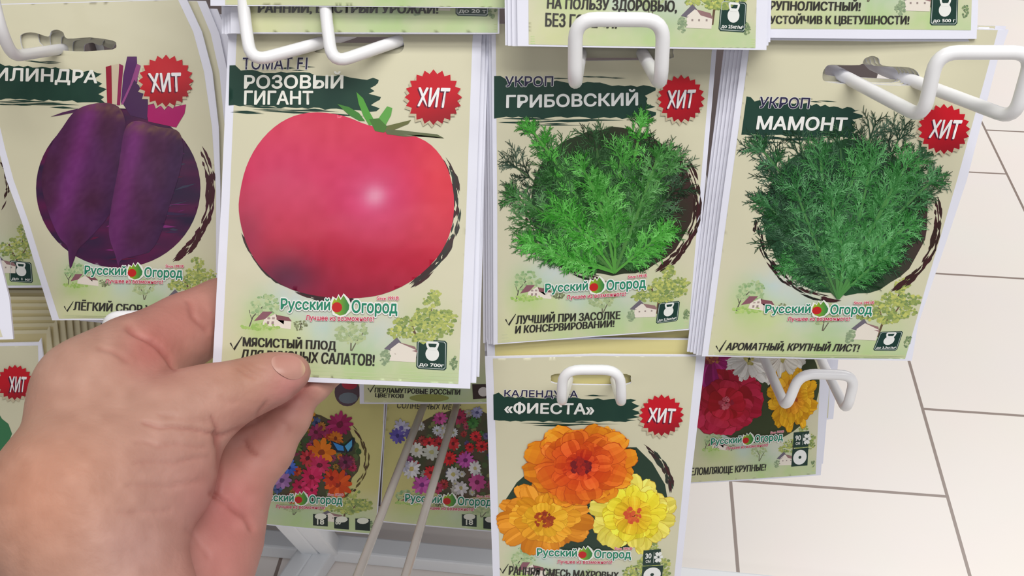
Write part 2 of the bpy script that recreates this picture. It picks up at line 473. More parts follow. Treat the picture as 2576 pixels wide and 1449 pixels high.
def ellipse(c, rx, ry, n=40, jit=0.0, seed=0):
    r = random.Random(seed)
    return [(c[0] + rx * (1 + r.uniform(-jit, jit)) * math.cos(i * 6.2832 / n), c[1] + ry * (1 + r.uniform(-jit, jit)) * math.sin(i * 6.2832 / n)) for i in range(n)]

def flower(pk, c, rx, ry, rings, core, name='flower', layer=2, parent='product_picture', seed=1):
    """rings: (n petals, r0, r1, width, colour in, colour out); petals notched at the tip, streaked along their length"""
    r = random.Random(seed); ps = []
    for n, r0, r1, wd, ci, co in rings:
        off = r.random() * 6.28; order = list(range(n)); r.shuffle(order)
        for k in order:
            a = off + k * 6.2832 / n + r.uniform(-.16, .16); L = r1 * r.uniform(.82, 1.08); j = r.uniform(-20, 16); wk = wd * r.uniform(.8, 1.25)
            bend = r.uniform(-.12, .12)
            def pt(t, s):
                rad = r0 + (L - r0) * t; ww = wk * s; aa = a + bend * t * t
                return (c[0] + rx * (rad * math.cos(aa) - ww * math.sin(aa)), c[1] + ry * (rad * math.sin(aa) + ww * math.cos(aa)))
            prof = [(0, .3), (.25, .62), (.5, .88), (.72, 1.0), (.88, .86), (.97, .55)]
            dk = np.clip(lerp(ci, co, .5) * np.array((.86, .78, .70)), 0, 255)
            ps.append(([pt(t * 1.02 - .01, s * 1.06) for t, s in prof] + [pt(t * 1.02 - .01, -s * 1.06) for t, s in reversed(prof)], dk))
            lanes = [(-1, -.5), (-.5, -.12), (-.12, .2), (.2, .6), (.6, 1)]
            for la, lb in lanes:
                jj = j + r.uniform(-18, 16)
                for (t0, s0), (t1, s1) in zip(prof[:-1], prof[1:]):
                    e = r.uniform(-.02, .04) if t1 > .95 else 0
                    cc = np.clip(lerp(ci, co, (t0 + t1) / 2) + jj, 0, 255)
                    ps.append(([pt(t0, s0 * la), pt(t1 + e, s1 * la), pt(t1 + e, s1 * lb), pt(t0, s0 * lb)], cc))
    for k in range(core[0]):
        a = r.random() * 6.283; q = math.sqrt(r.random()) * core[1]
        ps.append((blob(c[0] + rx * q * math.cos(a), c[1] + ry * q * math.sin(a), core[2] * r.uniform(.5, 1.1), 6), lerp(core[3], core[4], r.random())))
    pk.fan(name, ps, layer, parent)

def dill(pk, base, targets, seed, bright, dark, wd=3.4, name='dill_fronds', layer=3):
    """feathery sprigs: stems fan out from the base to each target and carry forked threads"""
    r = random.Random(seed); ps = []
    def seg(a, b, w0, w1, c):
        a = np.array(a); b = np.array(b); d = b - a; L = np.linalg.norm(d) + 1e-6; n = np.array([-d[1], d[0]]) / L
        ps.append(([a + n * w0 / 2, b + n * w1 / 2, b - n * w1 / 2, a - n * w0 / 2], c))
    def feather(p, ang, L, w, depth, c):
        e = (p[0] + L * math.cos(ang), p[1] + L * math.sin(ang))
        seg(p, e, w, w * .55, c)
        if depth == 0: return
        m = 3
        for i in range(m):
            t = .25 + .75 * i / (m - 1) if m > 1 else 1
            q = (p[0] + (e[0] - p[0]) * t, p[1] + (e[1] - p[1]) * t)
            for s in (-1, 1):
                if r.random() < .9: feather(q, ang + s * r.uniform(.3, .75), L * r.uniform(.42, .66), w * .74, depth - 1, np.clip(c + r.uniform(-22, 26) + (8 if depth == 1 else 0), 0, 255))
    order = list(targets); 
    for (tx, ty, sz, br) in order:
        cx = (base[0] * .5 + tx * .5) + r.uniform(-20, 20); cy = base[1] * .35 + ty * .65
        pts = [((1 - t) ** 2 * base[0] + 2 * t * (1 - t) * cx + t * t * tx, (1 - t) ** 2 * base[1] + 2 * t * (1 - t) * cy + t * t * ty) for t in np.linspace(0, 1, 9)]
        c = lerp(dark, bright, br)
        for a, b in zip(pts[:-1], pts[1:]): seg(a, b, wd * 1.5, wd * 1.3, lerp(c, (150, 190, 110), .25))
        for i in range(2, 9):
            d = np.subtract(pts[i], pts[i - 1]); ang = math.atan2(d[1], d[0])
            for s in (-1, 1): feather(pts[i], ang + s * r.uniform(.4, .85), sz * r.uniform(.5, .85), wd, 2, np.clip(c + r.uniform(-22, 22), 0, 255))
        feather(pts[-1], math.atan2(pts[-1][1] - pts[-2][1], pts[-1][0] - pts[-2][0]), sz * .7, wd, 2, c)
    ctr = np.array([np.mean(q, 0) for q, _ in ps]); tip = np.array([q[1] for q, _ in ps])
    ok = inside(ctr[:, 0], ctr[:, 1], pk.printed) & inside(tip[:, 0], tip[:, 1], pk.printed)
    pk.fan(name, [q for q, k in zip(ps, ok) if k], layer, parent='product_picture')

# ------------------------------------------------------------------ floor and racks
def floor_material():
    m, n, l, b = principled('floor_tiles', 0.35, 0.4)
    tc = n.new('ShaderNodeTexCoord'); mp = n.new('ShaderNodeMapping')
    l.new(tc.outputs['Object'], mp.inputs['Vector'])
    br = n.new('ShaderNodeTexBrick'); l.new(mp.outputs['Vector'], br.inputs['Vector'])
    br.offset = 0.5; br.squash = 1.0
    br.inputs['Color1'].default_value = (*lin((246, 239, 233)), 1); br.inputs['Color2'].default_value = (*lin((248, 240, 234)), 1)
    br.inputs['Mortar'].default_value = (*lin((150, 134, 126)), 1)
    br.inputs['Scale'].default_value = 1.0; br.inputs['Mortar Size'].default_value = 0.003; br.inputs['Mortar Smooth'].default_value = 0.1
    br.inputs['Brick Width'].default_value = TL; br.inputs['Row Height'].default_value = TW
    nz = n.new('ShaderNodeTexNoise'); nz.inputs['Scale'].default_value = 6; l.new(tc.outputs['Object'], nz.inputs['Vector'])
    mx = n.new('ShaderNodeMixRGB'); mx.blend_type = 'MULTIPLY'; mx.inputs['Fac'].default_value = 0.05
    l.new(br.outputs['Color'], mx.inputs['Color1']); l.new(nz.outputs['Color'], mx.inputs['Color2'])
    l.new(mx.outputs['Color'], b.inputs['Base Color'])
    mp.inputs['Rotation'].default_value = (0, 0, 0)
    return m

def ground(px, py):
    D = FW + RT * ((px - IW / 2) / F) - UP * ((py - IH / 2) / F)
    return C0 + D * (-CAMH / D[2])
# the tile grid, measured on the floor: long joints run along gB, cross joints across
gb1, gb2 = ground(2290, 920), ground(2440, 1449)
gdir = gb1 - gb2; gdir /= np.linalg.norm(gdir)                 # away from the viewer
gperp = np.array([gdir[1], -gdir[0], 0])                        # to the right
gC = ground(1835, 1340); gA = ground(2520, 430)
TW = 0.5 * (abs((gA - gC) @ gperp))
sB = gb1 @ gperp
rows = [ground(2480, 435) @ gdir, ground(2450, 690) @ gdir, ground(2430, 1036) @ gdir]
TL = (rows[0] - rows[2]) / 2
fl = mesh_obj('floor', [(-4, -8, 0), (8, -8, 0), (8, 4, 0), (-4, 4, 0)], [(0, 1, 2, 3)], floor_material(), smooth=False)
# local x of the floor object runs along the long joints, local y to the left of them
ang = math.atan2(gdir[1], gdir[0])
fo = gdir * rows[2] + gperp * sB
Rm = Matrix.Rotation(ang, 4, 'Z'); fl.matrix_world = Matrix.Translation((fo[0], fo[1], 0)) @ Rm
fl['kind'] = 'structure'

def box(V, Fc, a, b, wx, wy, upv):
    """bar from a to b with section wx (side) by wy (along upv)"""
    a = np.array(a, float); b = np.array(b, float); d = (b - a) / np.linalg.norm(b - a)
    s = np.cross(d, upv); s /= np.linalg.norm(s); u = np.cross(s, d)
    n = len(V)
    for p in (a, b):
        for sx, sy in ((-1, -1), (1, -1), (1, 1), (-1, 1)): V.append(p + s * wx / 2 * sx + u * wy / 2 * sy)
    Fc += [(n, n + 1, n + 2, n + 3), (n + 7, n + 6, n + 5, n + 4)] + [(n + i, n + 4 + i, n + 4 + (i + 1) % 4, n + (i + 1) % 4) for i in range(4)]

def bar(name, a, b, wx, wy, upv, mat, parent, origin):
    V, Fc = [], []; box(V, Fc, np.array(a) - origin, np.array(b) - origin, wx, wy, np.array(upv, float))
    o = mesh_obj(name, V, Fc, mat, parent, smooth=False)
    md = o.modifiers.new('bevel', 'BEVEL'); md.width = min(wx, wy) * .12; md.segments = 2
    return o

YB = .72
def rack(label, jx, side, x0, x1, xk0, xk1):
    """floor-standing steel rack: base rail, foot, upright, kick panel and back panel"""
    g = ground(jx, 1392); Y = g[1]
    root = bpy.data.objects.new('display_rack', None); COL.objects.link(root); root.location = (g[0], g[1], 0)
    tag(root, label, 'display rack', 'display racks')
    og = np.array([g[0], g[1], 0.0])
    Zb = 0.016
    sl = (ground(1225, 1418) - ground(850, 1382)); sl /= np.linalg.norm(sl)
    e0, e1 = (og - sl * 1.2, og) if side < 0 else (og, og + sl * 1.3)
    up = (0, 0, 1)
    bar('base_rail', e0 + np.array([0, 0, Zb]), e1 + np.array([0, 0, Zb]), .034, .03, up, FRAME, root, og)
    ft = ground(jx - 42, 1455); fd = ft - og; fd[2] = 0; fd /= np.linalg.norm(fd)
    bar('foot', og + np.array([0, 0, Zb + .001]), og + fd * .55 + np.array([0, 0, Zb + .001]), .028, .032, up, FRAME, root, og)
    top = P(jx - 50, 1322, 1.50); ud = top - og - np.array([0, 0, Zb]); ud /= np.linalg.norm(ud)
    bar('upright', og + np.array([0, 0, Zb]), og + np.array([0, 0, Zb]) + ud * .30, .028, .03, (0, 1, 0), FRAME, root, og)
    pt = og + np.array([0, 0, Zb]) + ud * .28
    kn = np.array([pt[0], YB + .03, .66])
    bar('brace', pt, kn, .028, .03, (0, 1, 0), FRAME, root, og)
    bar('post', kn - np.array([0, 0, .02]), kn + np.array([0, 0, 1.1]), .03, .03, (0, 1, 0), FRAME, root, og)
    yb = Y + .10
    bar('kick_panel', (xk0, yb, .16), (xk1, yb, .16), .012, .32, up, PANEL, root, og)
    bar('back_panel', (x0, YB, 1.18), (x1, YB, 1.18), .012, 1.16, up, PANEL, root, og)
    return root
xs = ground(800, 1390)[0]
rack('white steel rack at left with its base rail behind the hand', 790, -1, xs - 1.3, xs - .005, xs - 1.3, xs - .005)
rack('white steel rack at right with base rail below the meadow flower packets', 836, 1, xs + .005, P(1985, 1050, 1.05)[0], xs + .005, ground(1600, 1330)[0])

# ------------------------------------------------------------------ wire hooks
def tube(name, pts, rad, mat, fil=0.008, nseg=6, ns=14):
    """pts: 3-D points with rounded corners -> swept tube"""
    pts = [np.array(p, float) for p in pts]; path = [pts[0]]
    for i in range(1, len(pts) - 1):
        a, b, c = pts[i - 1], pts[i], pts[i + 1]
        da, dc = a - b, c - b; la, lc = np.linalg.norm(da), np.linalg.norm(dc)
        f = min(fil, la * .45, lc * .45); p0 = b + da / la * f; p2 = b + dc / lc * f
        for k in range(nseg + 1):
            t = k / nseg; path.append((1 - t) ** 2 * p0 + 2 * t * (1 - t) * b + t * t * p2)
    path.append(pts[-1]); path = np.array(path)
    tg = np.gradient(path, axis=0); tg /= np.linalg.norm(tg, axis=1)[:, None]
    n = np.cross(tg[0], (0.3, 0.5, 0.81)); n /= np.linalg.norm(n); V, Fc = [], []
    og = path[0].copy()
    for i, (p, t) in enumerate(zip(path, tg)):
        n = n - t * (n @ t); n /= np.linalg.norm(n); b = np.cross(t, n)
        for k in range(ns):
            a = k * 2 * math.pi / ns; V.append(p - og + rad * (n * math.cos(a) + b * math.sin(a)))
        if i:
            s = (i - 1) * ns
            Fc += [(s + k, s + (k + 1) % ns, s + ns + (k + 1) % ns, s + ns + k) for k in range(ns)]
    Fc += [tuple(range(ns))[::-1], tuple(range(len(V) - ns, len(V)))]
    return mesh_obj(name, V, Fc, mat, loc=og)

def hook(label, pts, rad=0.0028, mat=None, fil=0.008):
    q = [P(*p) for p in pts]
    def to_panel(a, b):                            # run the prong back to the panel it hangs on
        d = np.subtract(b, a)
        d = d / np.linalg.norm(d) * np.array([1, 1, .5]) + np.array([0, .35, 0])
        return b + d * ((YB - .004 - b[1]) / d[1])
    q = [to_panel(q[1], q[0])] + q + [to_panel(q[-2], q[-1])]
    o = tube('wire_hook', q, rad, mat or WIRE, fil)
    return tag(o, label, 'hook', 'wire display hooks')

# ------------------------------------------------------------------ seed packets
def q4(x0, y0, x1, y1): return [(x0, y0), (x1, y0), (x1, y1), (x0, y1)]
NAVY = (44, 40, 72)
INK = (50, 48, 44)

# --- pink tomato packet, held in the hand
pk = Packet('cream seed packet with a big pink tomato, its lower left corner pinched by the hand', (870, 500), .4635, 7, 0, bulge=.0022)
slot = smooth_poly([(786, 116), (792, 98), (812, 92), (900, 93), (985, 94), (1010, 100), (1017, 116), (1008, 132), (985, 136), (900, 135), (812, 134), (792, 130)], 3)
LQ = [(590, 728), (1168, 726), (1152, 962), (560, 936)]
pk.pouch([(577, 45), (1214, 60), (1211, 110), (1196, 560), (1183, 978), (533, 951), (556, 520)],
         [(598, 45), (1191, 60), (1188, 110), (1172, 560), (1153, 966), (556, 938), (578, 520)], slot, washes(LQ))
landscape(pk, LQ)
crimp(pk, (780, 941), (1153, 957), 3, (0, -9), (196, 210, 162))
band(pk, [(578, 166), (955, 182), (948, 285), (576, 270)], 4)
pk.text('title_lettering', 'ТОМАТ F1', [(612, 145), (776, 143), (774, 176), (610, 176)], NAVY, 5, .015, .045)
pk.text('title_lettering', 'РОЗОВЫЙ', [(616, 180), (866, 180), (865, 224), (615, 224)], (238, 238, 228), 5, .025)
pk.text('title_lettering', 'ГИГАНТ', [(616, 228), (790, 229), (790, 264), (615, 264)], (238, 238, 228), 5, .025)
badge(pk, (1091, 245), 72, 70, [(1053, 220), (1134, 222), (1125, 272), (1051, 268)])
tom = smooth_poly([(930, 316), (866, 292), (800, 283), (742, 292), (692, 320), (650, 365), (621, 420), (606, 480), (602, 530), (614, 590), (640, 648), (682, 695), (735, 727), (805, 744), (880, 749), (960, 740), (1036, 706), (1098, 650), (1130, 592), (1142, 532), (1139, 470), (1120, 410), (1085, 365), (1040, 341), (990, 326)], 3)
def tomcol(x, y):
    g = lambda cx, cy, rx, ry: np.exp(-((x - cx) / rx) ** 2 - ((y - cy) / ry) ** 2)
    c = lerp((202, 30, 76), (182, 14, 52), (y - 450) / 200)
    c = lerp(c, (216, 70, 92), .9 * g(780, 320, 260, 90)); c = lerp(c, (226, 62, 70), .8 * g(1110, 450, 90, 170))
    c = lerp(c, (208, 66, 108), .7 * g(720, 440, 130, 110)); c = lerp(c, (214, 70, 124), .8 * g(940, 500, 110, 100)); c = lerp(c, (228, 170, 190), .75 * g(945, 492, 30, 28))
    c = lerp(c, (150, 20, 56), .85 * g(900, 760, 220, 70)); c = lerp(c, (92, 30, 62), .92 * g(720, 700, 90, 60)); c = lerp(c, (150, 40, 76), .7 * g(620, 600, 50, 90))
    return np.clip(c + (vnoise(x / 22, y / 22, 5)[:, None] - .5) * 9, 0, 255)
ring_strokes(pk, (872, 520), 272, 235, -.5, .9, 60, (40, 56, 48), 3, lo=.975, hi=1.06)
ring_strokes(pk, (872, 520), 268, 232, 1.55, 2.75, 60, (34, 40, 40), 5, lo=.985, hi=1.04)
pk.poly('product_picture', tom, tomcol, 3, 11)
pk.fan('tomato_stalk', [([(898, 232), (915, 248), (930, 280), (948, 312), (930, 316), (916, 292), (904, 262)], (84, 158, 62)),
    ([(850, 262), (880, 270), (905, 285), (920, 305), (905, 304), (880, 290)], (70, 130, 56)),
    ([(975, 268), (988, 272), (985, 290), (968, 322), (952, 322), (945, 312), (958, 292)], (96, 164, 74)),
    ([(970, 318), (1035, 302), (1028, 312), (985, 330), (968, 332)], (104, 108, 62)),
    ([(968, 326), (1010, 328), (1060, 334), (1100, 338), (1118, 348), (1080, 341), (1020, 344), (975, 338)], (96, 104, 70)),
    ([(930, 300), (955, 298), (975, 318), (968, 334), (945, 330)], (74, 120, 52))], 4.5, parent='product_picture')
logo(pk, [(706, 738), (1005, 742), (1003, 812), (704, 806)])
tick(pk, 580, 862, 1.0)
pk.text('slogan_lettering', 'МЯСИСТЫЙ ПЛОД', [(613, 841), (846, 851), (845, 884), (612, 875)], INK, 4, .004, fat=.07)
pk.text('slogan_lettering', 'ДЛЯ ВКУСНЫХ САЛАТОВ!', [(609, 878), (943, 890), (941, 926), (605, 909)], INK, 4, .004, fat=.07)
kettle(pk, [(1049, 853), (1125, 857), (1123, 932), (1047, 927)], 'до 700г')
pk.done()
pk.stack([(.0022, .0020, .3), (.0030, .0034, -.2), (.0026, .0050, .2), (.0034, .0040, .4)],
         ['second seed packet in the held tomato stack, white edge just behind the front one', 'third seed packet in the held tomato stack, white edge showing at right',
          'fourth seed packet in the held tomato stack, white edge showing at right', 'rearmost seed packet in the held tomato stack, white edge nearest the dill packet'], 'tomato packets in the held stack', gap=.0013)

# --- purple beetroot packet at left
pk = Packet('cream seed packet with two purple cylindrical beetroots, bent to the left on its hook', (320, 420), .53, 14, 4, bulge=.001, curl=(.002, .001))
slot = smooth_poly([(55, 96), (64, 84), (90, 82), (124, 92), (132, 78), (148, 75), (162, 82), (172, 97), (228, 94), (285, 102), (294, 112), (286, 124), (220, 134), (150, 140), (70, 132)], 3)
LQ = [(128, 650), (556, 640), (556, 800), (150, 800)]
pk.pouch([(-75, 12), (472, -2), (510, 80), (536, 180), (552, 320), (556, 480), (556, 805), (135, 803), (100, 690), (60, 560), (20, 450), (0, 372), (-40, 200)],
         [(-58, 14), (450, 0), (488, 80), (515, 180), (535, 320), (545, 480), (545, 800), (152, 799), (117, 690), (77, 560), (38, 450), (17, 372), (-22, 200)], slot, washes(LQ))
landscape(pk, LQ, .8)
crimp(pk, (165, 791), (540, 791), 2, (0, 4))
band(pk, [(-40, 150), (255, 165), (268, 262), (-40, 252)], 6)
pk.text('title_lettering', 'ЦИЛИНДРА', [(-42, 168), (250, 176), (246, 216), (-42, 208)], (236, 236, 228), 5, .025)
badge(pk, (420, 203), 70, 66, [(374, 184), (458, 182), (458, 230), (384, 232)])
C = (300, 472)
pk.poly('product_picture', ellipse(C, 206, 200, 60), lambda x, y: lerp((92, 24, 72), (44, 30, 62), vnoise(x / 60, y / 14, 3) * 1.2 - .1), 2, 10)
ps = []
for i in range(150):
    y0 = random.uniform(330, 668); x0 = random.choice([random.uniform(95, 150), random.uniform(350, 500), random.uniform(220, 500)]); L = random.uniform(20, 90)
    sl = random.uniform(-.35, .05); h = random.uniform(1.5, 6)
    q = [(x0, y0), (x0 + L * .4, y0 + sl * L * .4 - h), (x0 + L, y0 + sl * L), (x0 + L * .6, y0 + sl * L * .6 + h * .6)]
    if all(((x - C[0]) / 204) ** 2 + ((y - C[1]) / 198) ** 2 < 1 for x, y in q):
        ps.append((q, random.choice([(130, 44, 118), (104, 32, 96), (150, 60, 138), (92, 20, 62), (58, 38, 76), (120, 24, 78), (60, 60, 84)])))
pk.fan('product_picture', ps, 3)
def beetcol(ax, ay, bx, by, wd, seed):
    def fn(x, y):
        dx, dy = bx - ax, by - ay; L = math.hypot(dx, dy); s = ((x - ax) * -dy + (y - ay) * dx) / L / wd; t = ((x - ax) * dx + (y - ay) * dy) / L / L
        c = lerp((84, 38, 88), (70, 30, 60), vnoise(x / 34, y / 46, seed))
        c = lerp(c, (128, 50, 128), .8 * np.exp(-((s - .45) / .3) ** 2) * (1 - .5 * t)); c = lerp(c, (54, 26, 66), .75 * np.exp(-((s + .85) / .35) ** 2))
        c = lerp(c, (120, 90, 70), .8 * np.exp(-((t - .02) / .05) ** 2) * vnoise(x / 7, y / 7, 2) * 1.3)
        return np.clip(c + (vnoise(x / 6, y / 6, 8)[:, None] - .5) * 12, 0, 255)
    return fn
pk.fan('beet_stems', [([(268, 168), (282, 164), (284, 262), (272, 266)], (150, 24, 50)), ([(283, 164), (302, 160), (296, 262), (284, 264)], (206, 190, 164)), ([(302, 160), (312, 165), (304, 264), (296, 264)], (140, 30, 80)), ([(322, 142), (346, 142), (348, 200), (340, 262), (306, 258), (312, 190)], (84, 34, 96)), ([(346, 160), (356, 165), (330, 262), (306, 262), (330, 210)], (150, 70, 130)),
    ([(130, 293), (160, 282), (200, 272), (190, 282), (150, 290)], (80, 40, 80)), ([(362, 240), (400, 262), (440, 268), (470, 262), (466, 285), (445, 320), (375, 305)], (170, 16, 100)), ([(400, 262), (425, 268), (420, 310), (398, 300)], (200, 30, 130)), ([(340, 200), (375, 250), (372, 300), (330, 290), (312, 262)], (70, 34, 80))], 4.6, parent='product_picture')
pk.poly('beet_root', smooth_poly([(262, 258), (215, 266), (185, 285), (160, 320), (140, 350), (118, 400), (108, 450), (115, 500), (135, 560), (155, 600), (172, 618), (176, 650), (180, 674), (192, 645), (200, 625), (225, 600), (262, 560), (285, 520), (298, 450), (310, 380), (318, 310), (300, 268)], 3), beetcol(275, 262, 175, 640, 95, 3), 5, 9, parent='product_picture')
pk.poly('beet_root', smooth_poly([(325, 312), (352, 303), (400, 318), (445, 326), (460, 350), (462, 390), (452, 440), (430, 510), (412, 570), (395, 610), (370, 635), (310, 650), (300, 668), (292, 640), (278, 600), (276, 560), (285, 500), (300, 420), (312, 340)], 3), beetcol(390, 312, 320, 650, 90, 7), 6, 9, parent='product_picture')
ring_strokes(pk, (306, 478), 212, 204, -.45, .9, 80, (70, 20, 40), 8, lo=1.02, hi=1.12)
logo(pk, [(214, 657), (465, 663), (463, 716), (212, 712)])
tick(pk, 165, 768, .75)
pk.text('slogan_lettering', 'ЛЁГКИЙ СБОР УРОЖАЯ', [(190, 750), (470, 766), (468, 790), (188, 778)], INK, 4, .004, fat=.07)
pk.done()
pk.stack([(.0050, .001, -2.5), (.0085, -.002, -3.5), (.012, -.004, -4.5), (.0155, -.007, -5.5), (.019, -.009, -6.5)],
         ['second seed packet in the beetroot stack, white side strip right of the front one', 'third seed packet in the beetroot stack, fanned out to the right', 'fourth seed packet in the beetroot stack, fanned out to the right',
          'fifth seed packet in the beetroot stack, grey in the shade', 'rearmost seed packet in the beetroot stack, its corner farthest right'], 'beetroot packets in the fanned stack', gap=.0022)

def dill_packet(label, c, d, tilt, yaw, out, pri, slot, LQ, **kw):
    pk = Packet(label, c, d, tilt, yaw, **kw)
    pk.pouch(out, pri, slot, washes(LQ)); landscape(pk, LQ)
    return pk

# --- dill packet in the middle
pk = dill_packet('cream dill seed packet in the middle column hung from the squared hook', (1510, 480), .475, 18, 0,
    [(1236, 60), (1814, 62), (1802, 130), (1770, 500), (1742, 829), (1500, 846), (1241, 867), (1240, 500)], [(1247, 60), (1802, 62), (1790, 130), (1758, 500), (1732, 826), (1500, 843), (1252, 863), (1251, 500)],
    smooth_poly([(1440, 130), (1450, 116), (1560, 114), (1680, 116), (1692, 132), (1682, 148), (1560, 151), (1450, 150)], 3), [(1258, 668), (1748, 660), (1736, 822), (1256, 856)])
crimp(pk, (1262, 842), (1730, 808), 3, (0, 8), (202, 206, 166))
band(pk, [(1243, 190), (1650, 200), (1640, 300), (1243, 300)], 9)
pk.text('title_lettering', 'УКРОП', [(1271, 191), (1392, 190), (1391, 216), (1270, 218)], NAVY, 5, .018, .05)
pk.text('title_lettering', 'ГРИБОВСКИЙ', [(1274, 229), (1604, 222), (1604, 264), (1273, 271)], (232, 234, 232), 5, .028)
badge(pk, (1712, 247), 60, 60, [(1678, 226), (1750, 224), (1741, 270), (1676, 272)])
pk.poly('product_picture', ellipse((1540, 505), 205, 185, 44, .02, 3), lambda x, y: lerp((40, 58, 34), (62, 44, 40), vnoise(x / 40, y / 40, 4) * .6 + (x - 1540) / 300), 2, 16)
pk.poly('product_picture', ellipse((1500, 520), 160, 150, 30, .1, 5), (40, 80, 38), 2.5, 16)
tg = [(1345, 335, 46, .9), (1385, 380, 60, .95), (1610, 320, 52, .8), (1500, 370, 56, .5), (1560, 400, 60, .6), (1300, 420, 52, .1), (1310, 500, 50, .25), (1340, 560, 60, .9), (1345, 610, 52, .9), (1400, 450, 66, .8), (1420, 540, 66, 1.), (1460, 620, 56, .9), (1680, 420, 56, .3), (1690, 480, 52, .25), (1650, 400, 52, .4), (1630, 540, 62, .7), (1660, 590, 52, .8), (1600, 470, 62, .6), (1520, 480, 62, .7), (1590, 620, 52, .9), (1400, 640, 44, .8), (1620, 640, 40, .8), (1470, 430, 56, .7)]
dill(pk, (1545, 682), tg, 11, (44, 104, 38), (32, 50, 38))
dill(pk, (1545, 682), [(x, y, z * .85, min(1, b + .15)) for x, y, z, b in tg[::2]], 12, (70, 158, 52), (46, 76, 48), wd=4.2, layer=6)
ring_strokes(pk, (1540, 508), 205, 190, -.5, 1.0, 60, (50, 34, 28), 8, lo=1.0, hi=1.1)
ring_strokes(pk, (1540, 508), 210, 190, 1.7, 3.0, 40, (26, 30, 24), 9, lo=.97, hi=1.05)
logo(pk, [(1369, 702), (1626, 684), (1626, 740), (1367, 756)])
tick(pk, 1272, 802, .85)
pk.text('slogan_lettering', 'ЛУЧШИЙ ПРИ ЗАСОЛКЕ', [(1300, 786), (1560, 774), (1559, 800), (1298, 814)], INK, 4, .004, fat=.07)
pk.text('slogan_lettering', 'И КОНСЕРВИРОВАНИИ!', [(1298, 818), (1545, 802), (1544, 820), (1296, 838)], INK, 4, .004, fat=.07)
kettle(pk, [(1656, 760), (1710, 755), (1704, 806), (1649, 813)], 'до 5,5кг/м²')
pk.done()
pk.stack([(-.0012, -.0004), (-.0024, -.0010), (-.0036, -.0004), (-.0050, -.0014), (-.0044, -.006)],
         ['second seed packet in the middle dill stack', 'third seed packet in the middle dill stack', 'fourth seed packet in the middle dill stack', 'fifth seed packet in the middle dill stack, white edge farthest left', 'rearmost seed packet in the middle dill stack, lower than the rest'], 'dill packets in the middle stack', gap=.0013)

# --- dill packet at right
pk = dill_packet('cream dill seed packet at right, tilted, hung from the long angled hook over the floor', (2120, 500), .468, 18, -2,
    [(1886, 60), (2532, 75), (2505, 150), (2428, 450), (2307, 812), (2292, 906), (2030, 903), (1764, 892), (1815, 500), (1866, 130)], [(1900, 62), (2505, 75), (2480, 170), (2403, 450), (2330, 700), (2275, 901), (2030, 899), (1780, 889), (1832, 500), (1882, 130)],
    smooth_poly([(2067, 188), (2074, 170), (2090, 162), (2160, 163), (2172, 148), (2192, 140), (2209, 147), (2218, 164), (2284, 169), (2306, 182), (2308, 200), (2284, 214), (2180, 211), (2080, 206)], 3),
    [(1820, 690), (2342, 690), (2282, 898), (1790, 886)], curl=(.002, 0))
crimp(pk, (1795, 884), (2276, 893), 2, (0, 4), (200, 206, 160))
band(pk, [(1876, 240), (2162, 258), (2152, 348), (1862, 342)], 12)
pk.text('title_lettering', 'УКРОП', [(1910, 241), (2036, 244), (2032, 272), (1904, 270)], NAVY, 5, .018, .05)
pk.text('title_lettering', 'МАМОНТ', [(1904, 289), (2130, 293), (2124, 328), (1899, 324)], (240, 240, 236), 5, .03)
badge(pk, (2369, 322), 66, 63, [(2340, 298), (2416, 300), (2402, 348), (2330, 344)])
pk.poly('product_picture', ellipse((2125, 545), 205, 195, 44, .02, 3), lambda x, y: lerp((34, 74, 44), (70, 52, 50), (x - 2150) / 170), 2, 16)
pk.poly('product_picture', ellipse((2095, 550), 170, 170, 30, .08, 5), (32, 74, 46), 2.5, 16)
tg = [(1920, 380, 56, .1), (1950, 440, 60, .2), (1935, 520, 56, .2), (1960, 600, 56, .4), (2000, 660, 50, .5), (2010, 360, 58, .25), (2060, 400, 62, .35), (2110, 370, 60, .5), (2150, 420, 66, .6), (2185, 345, 62, .15), (2190, 400, 60, .5), (2255, 350, 56, .15), (2270, 420, 62, .6), (2310, 400, 54, .5), (2330, 460, 54, .3), (2290, 500, 62, .6), (2240, 470, 66, .5), (2220, 560, 66, .5), (2270, 570, 56, .6), (2160, 520, 66, .5), (2090, 500, 66, .4), (2040, 560, 66, .4), (2110, 600, 66, .5), (2180, 650, 60, .6), (2230, 640, 52, .5), (2040, 660, 56, .5), (2000, 480, 62, .3), (1990, 560, 60, .5)]
dill(pk, (2105, 748), tg, 21, (42, 98, 46), (26, 52, 38))
dill(pk, (2105, 748), [(x, y, z * .85, min(1, b + .15)) for x, y, z, b in tg[::2]], 22, (66, 146, 64), (38, 80, 50), wd=4.2, layer=6)
ring_strokes(pk, (2125, 548), 222, 200, -.2, 1.0, 50, (50, 34, 28), 8, lo=1.0, hi=1.08)
ring_strokes(pk, (2118, 548), 212, 200, 1.7, 3.1, 50, (26, 28, 22), 9, lo=.98, hi=1.06)
logo(pk, [(1921, 754), (2196, 752), (2190, 806), (1918, 806)])
tick(pk, 1800, 866, .85)
pk.text('slogan_lettering', 'АРОМАТНЫЙ, КРУПНЫЙ ЛИСТ!', [(1830, 853), (2163, 859), (2158, 886), (1824, 880)], INK, 4, .004, fat=.07, shear=.01)
kettle(pk, [(2212, 832), (2270, 830), (2254, 880), (2194, 880)], 'до 3,3кг/м²')
pk.done()
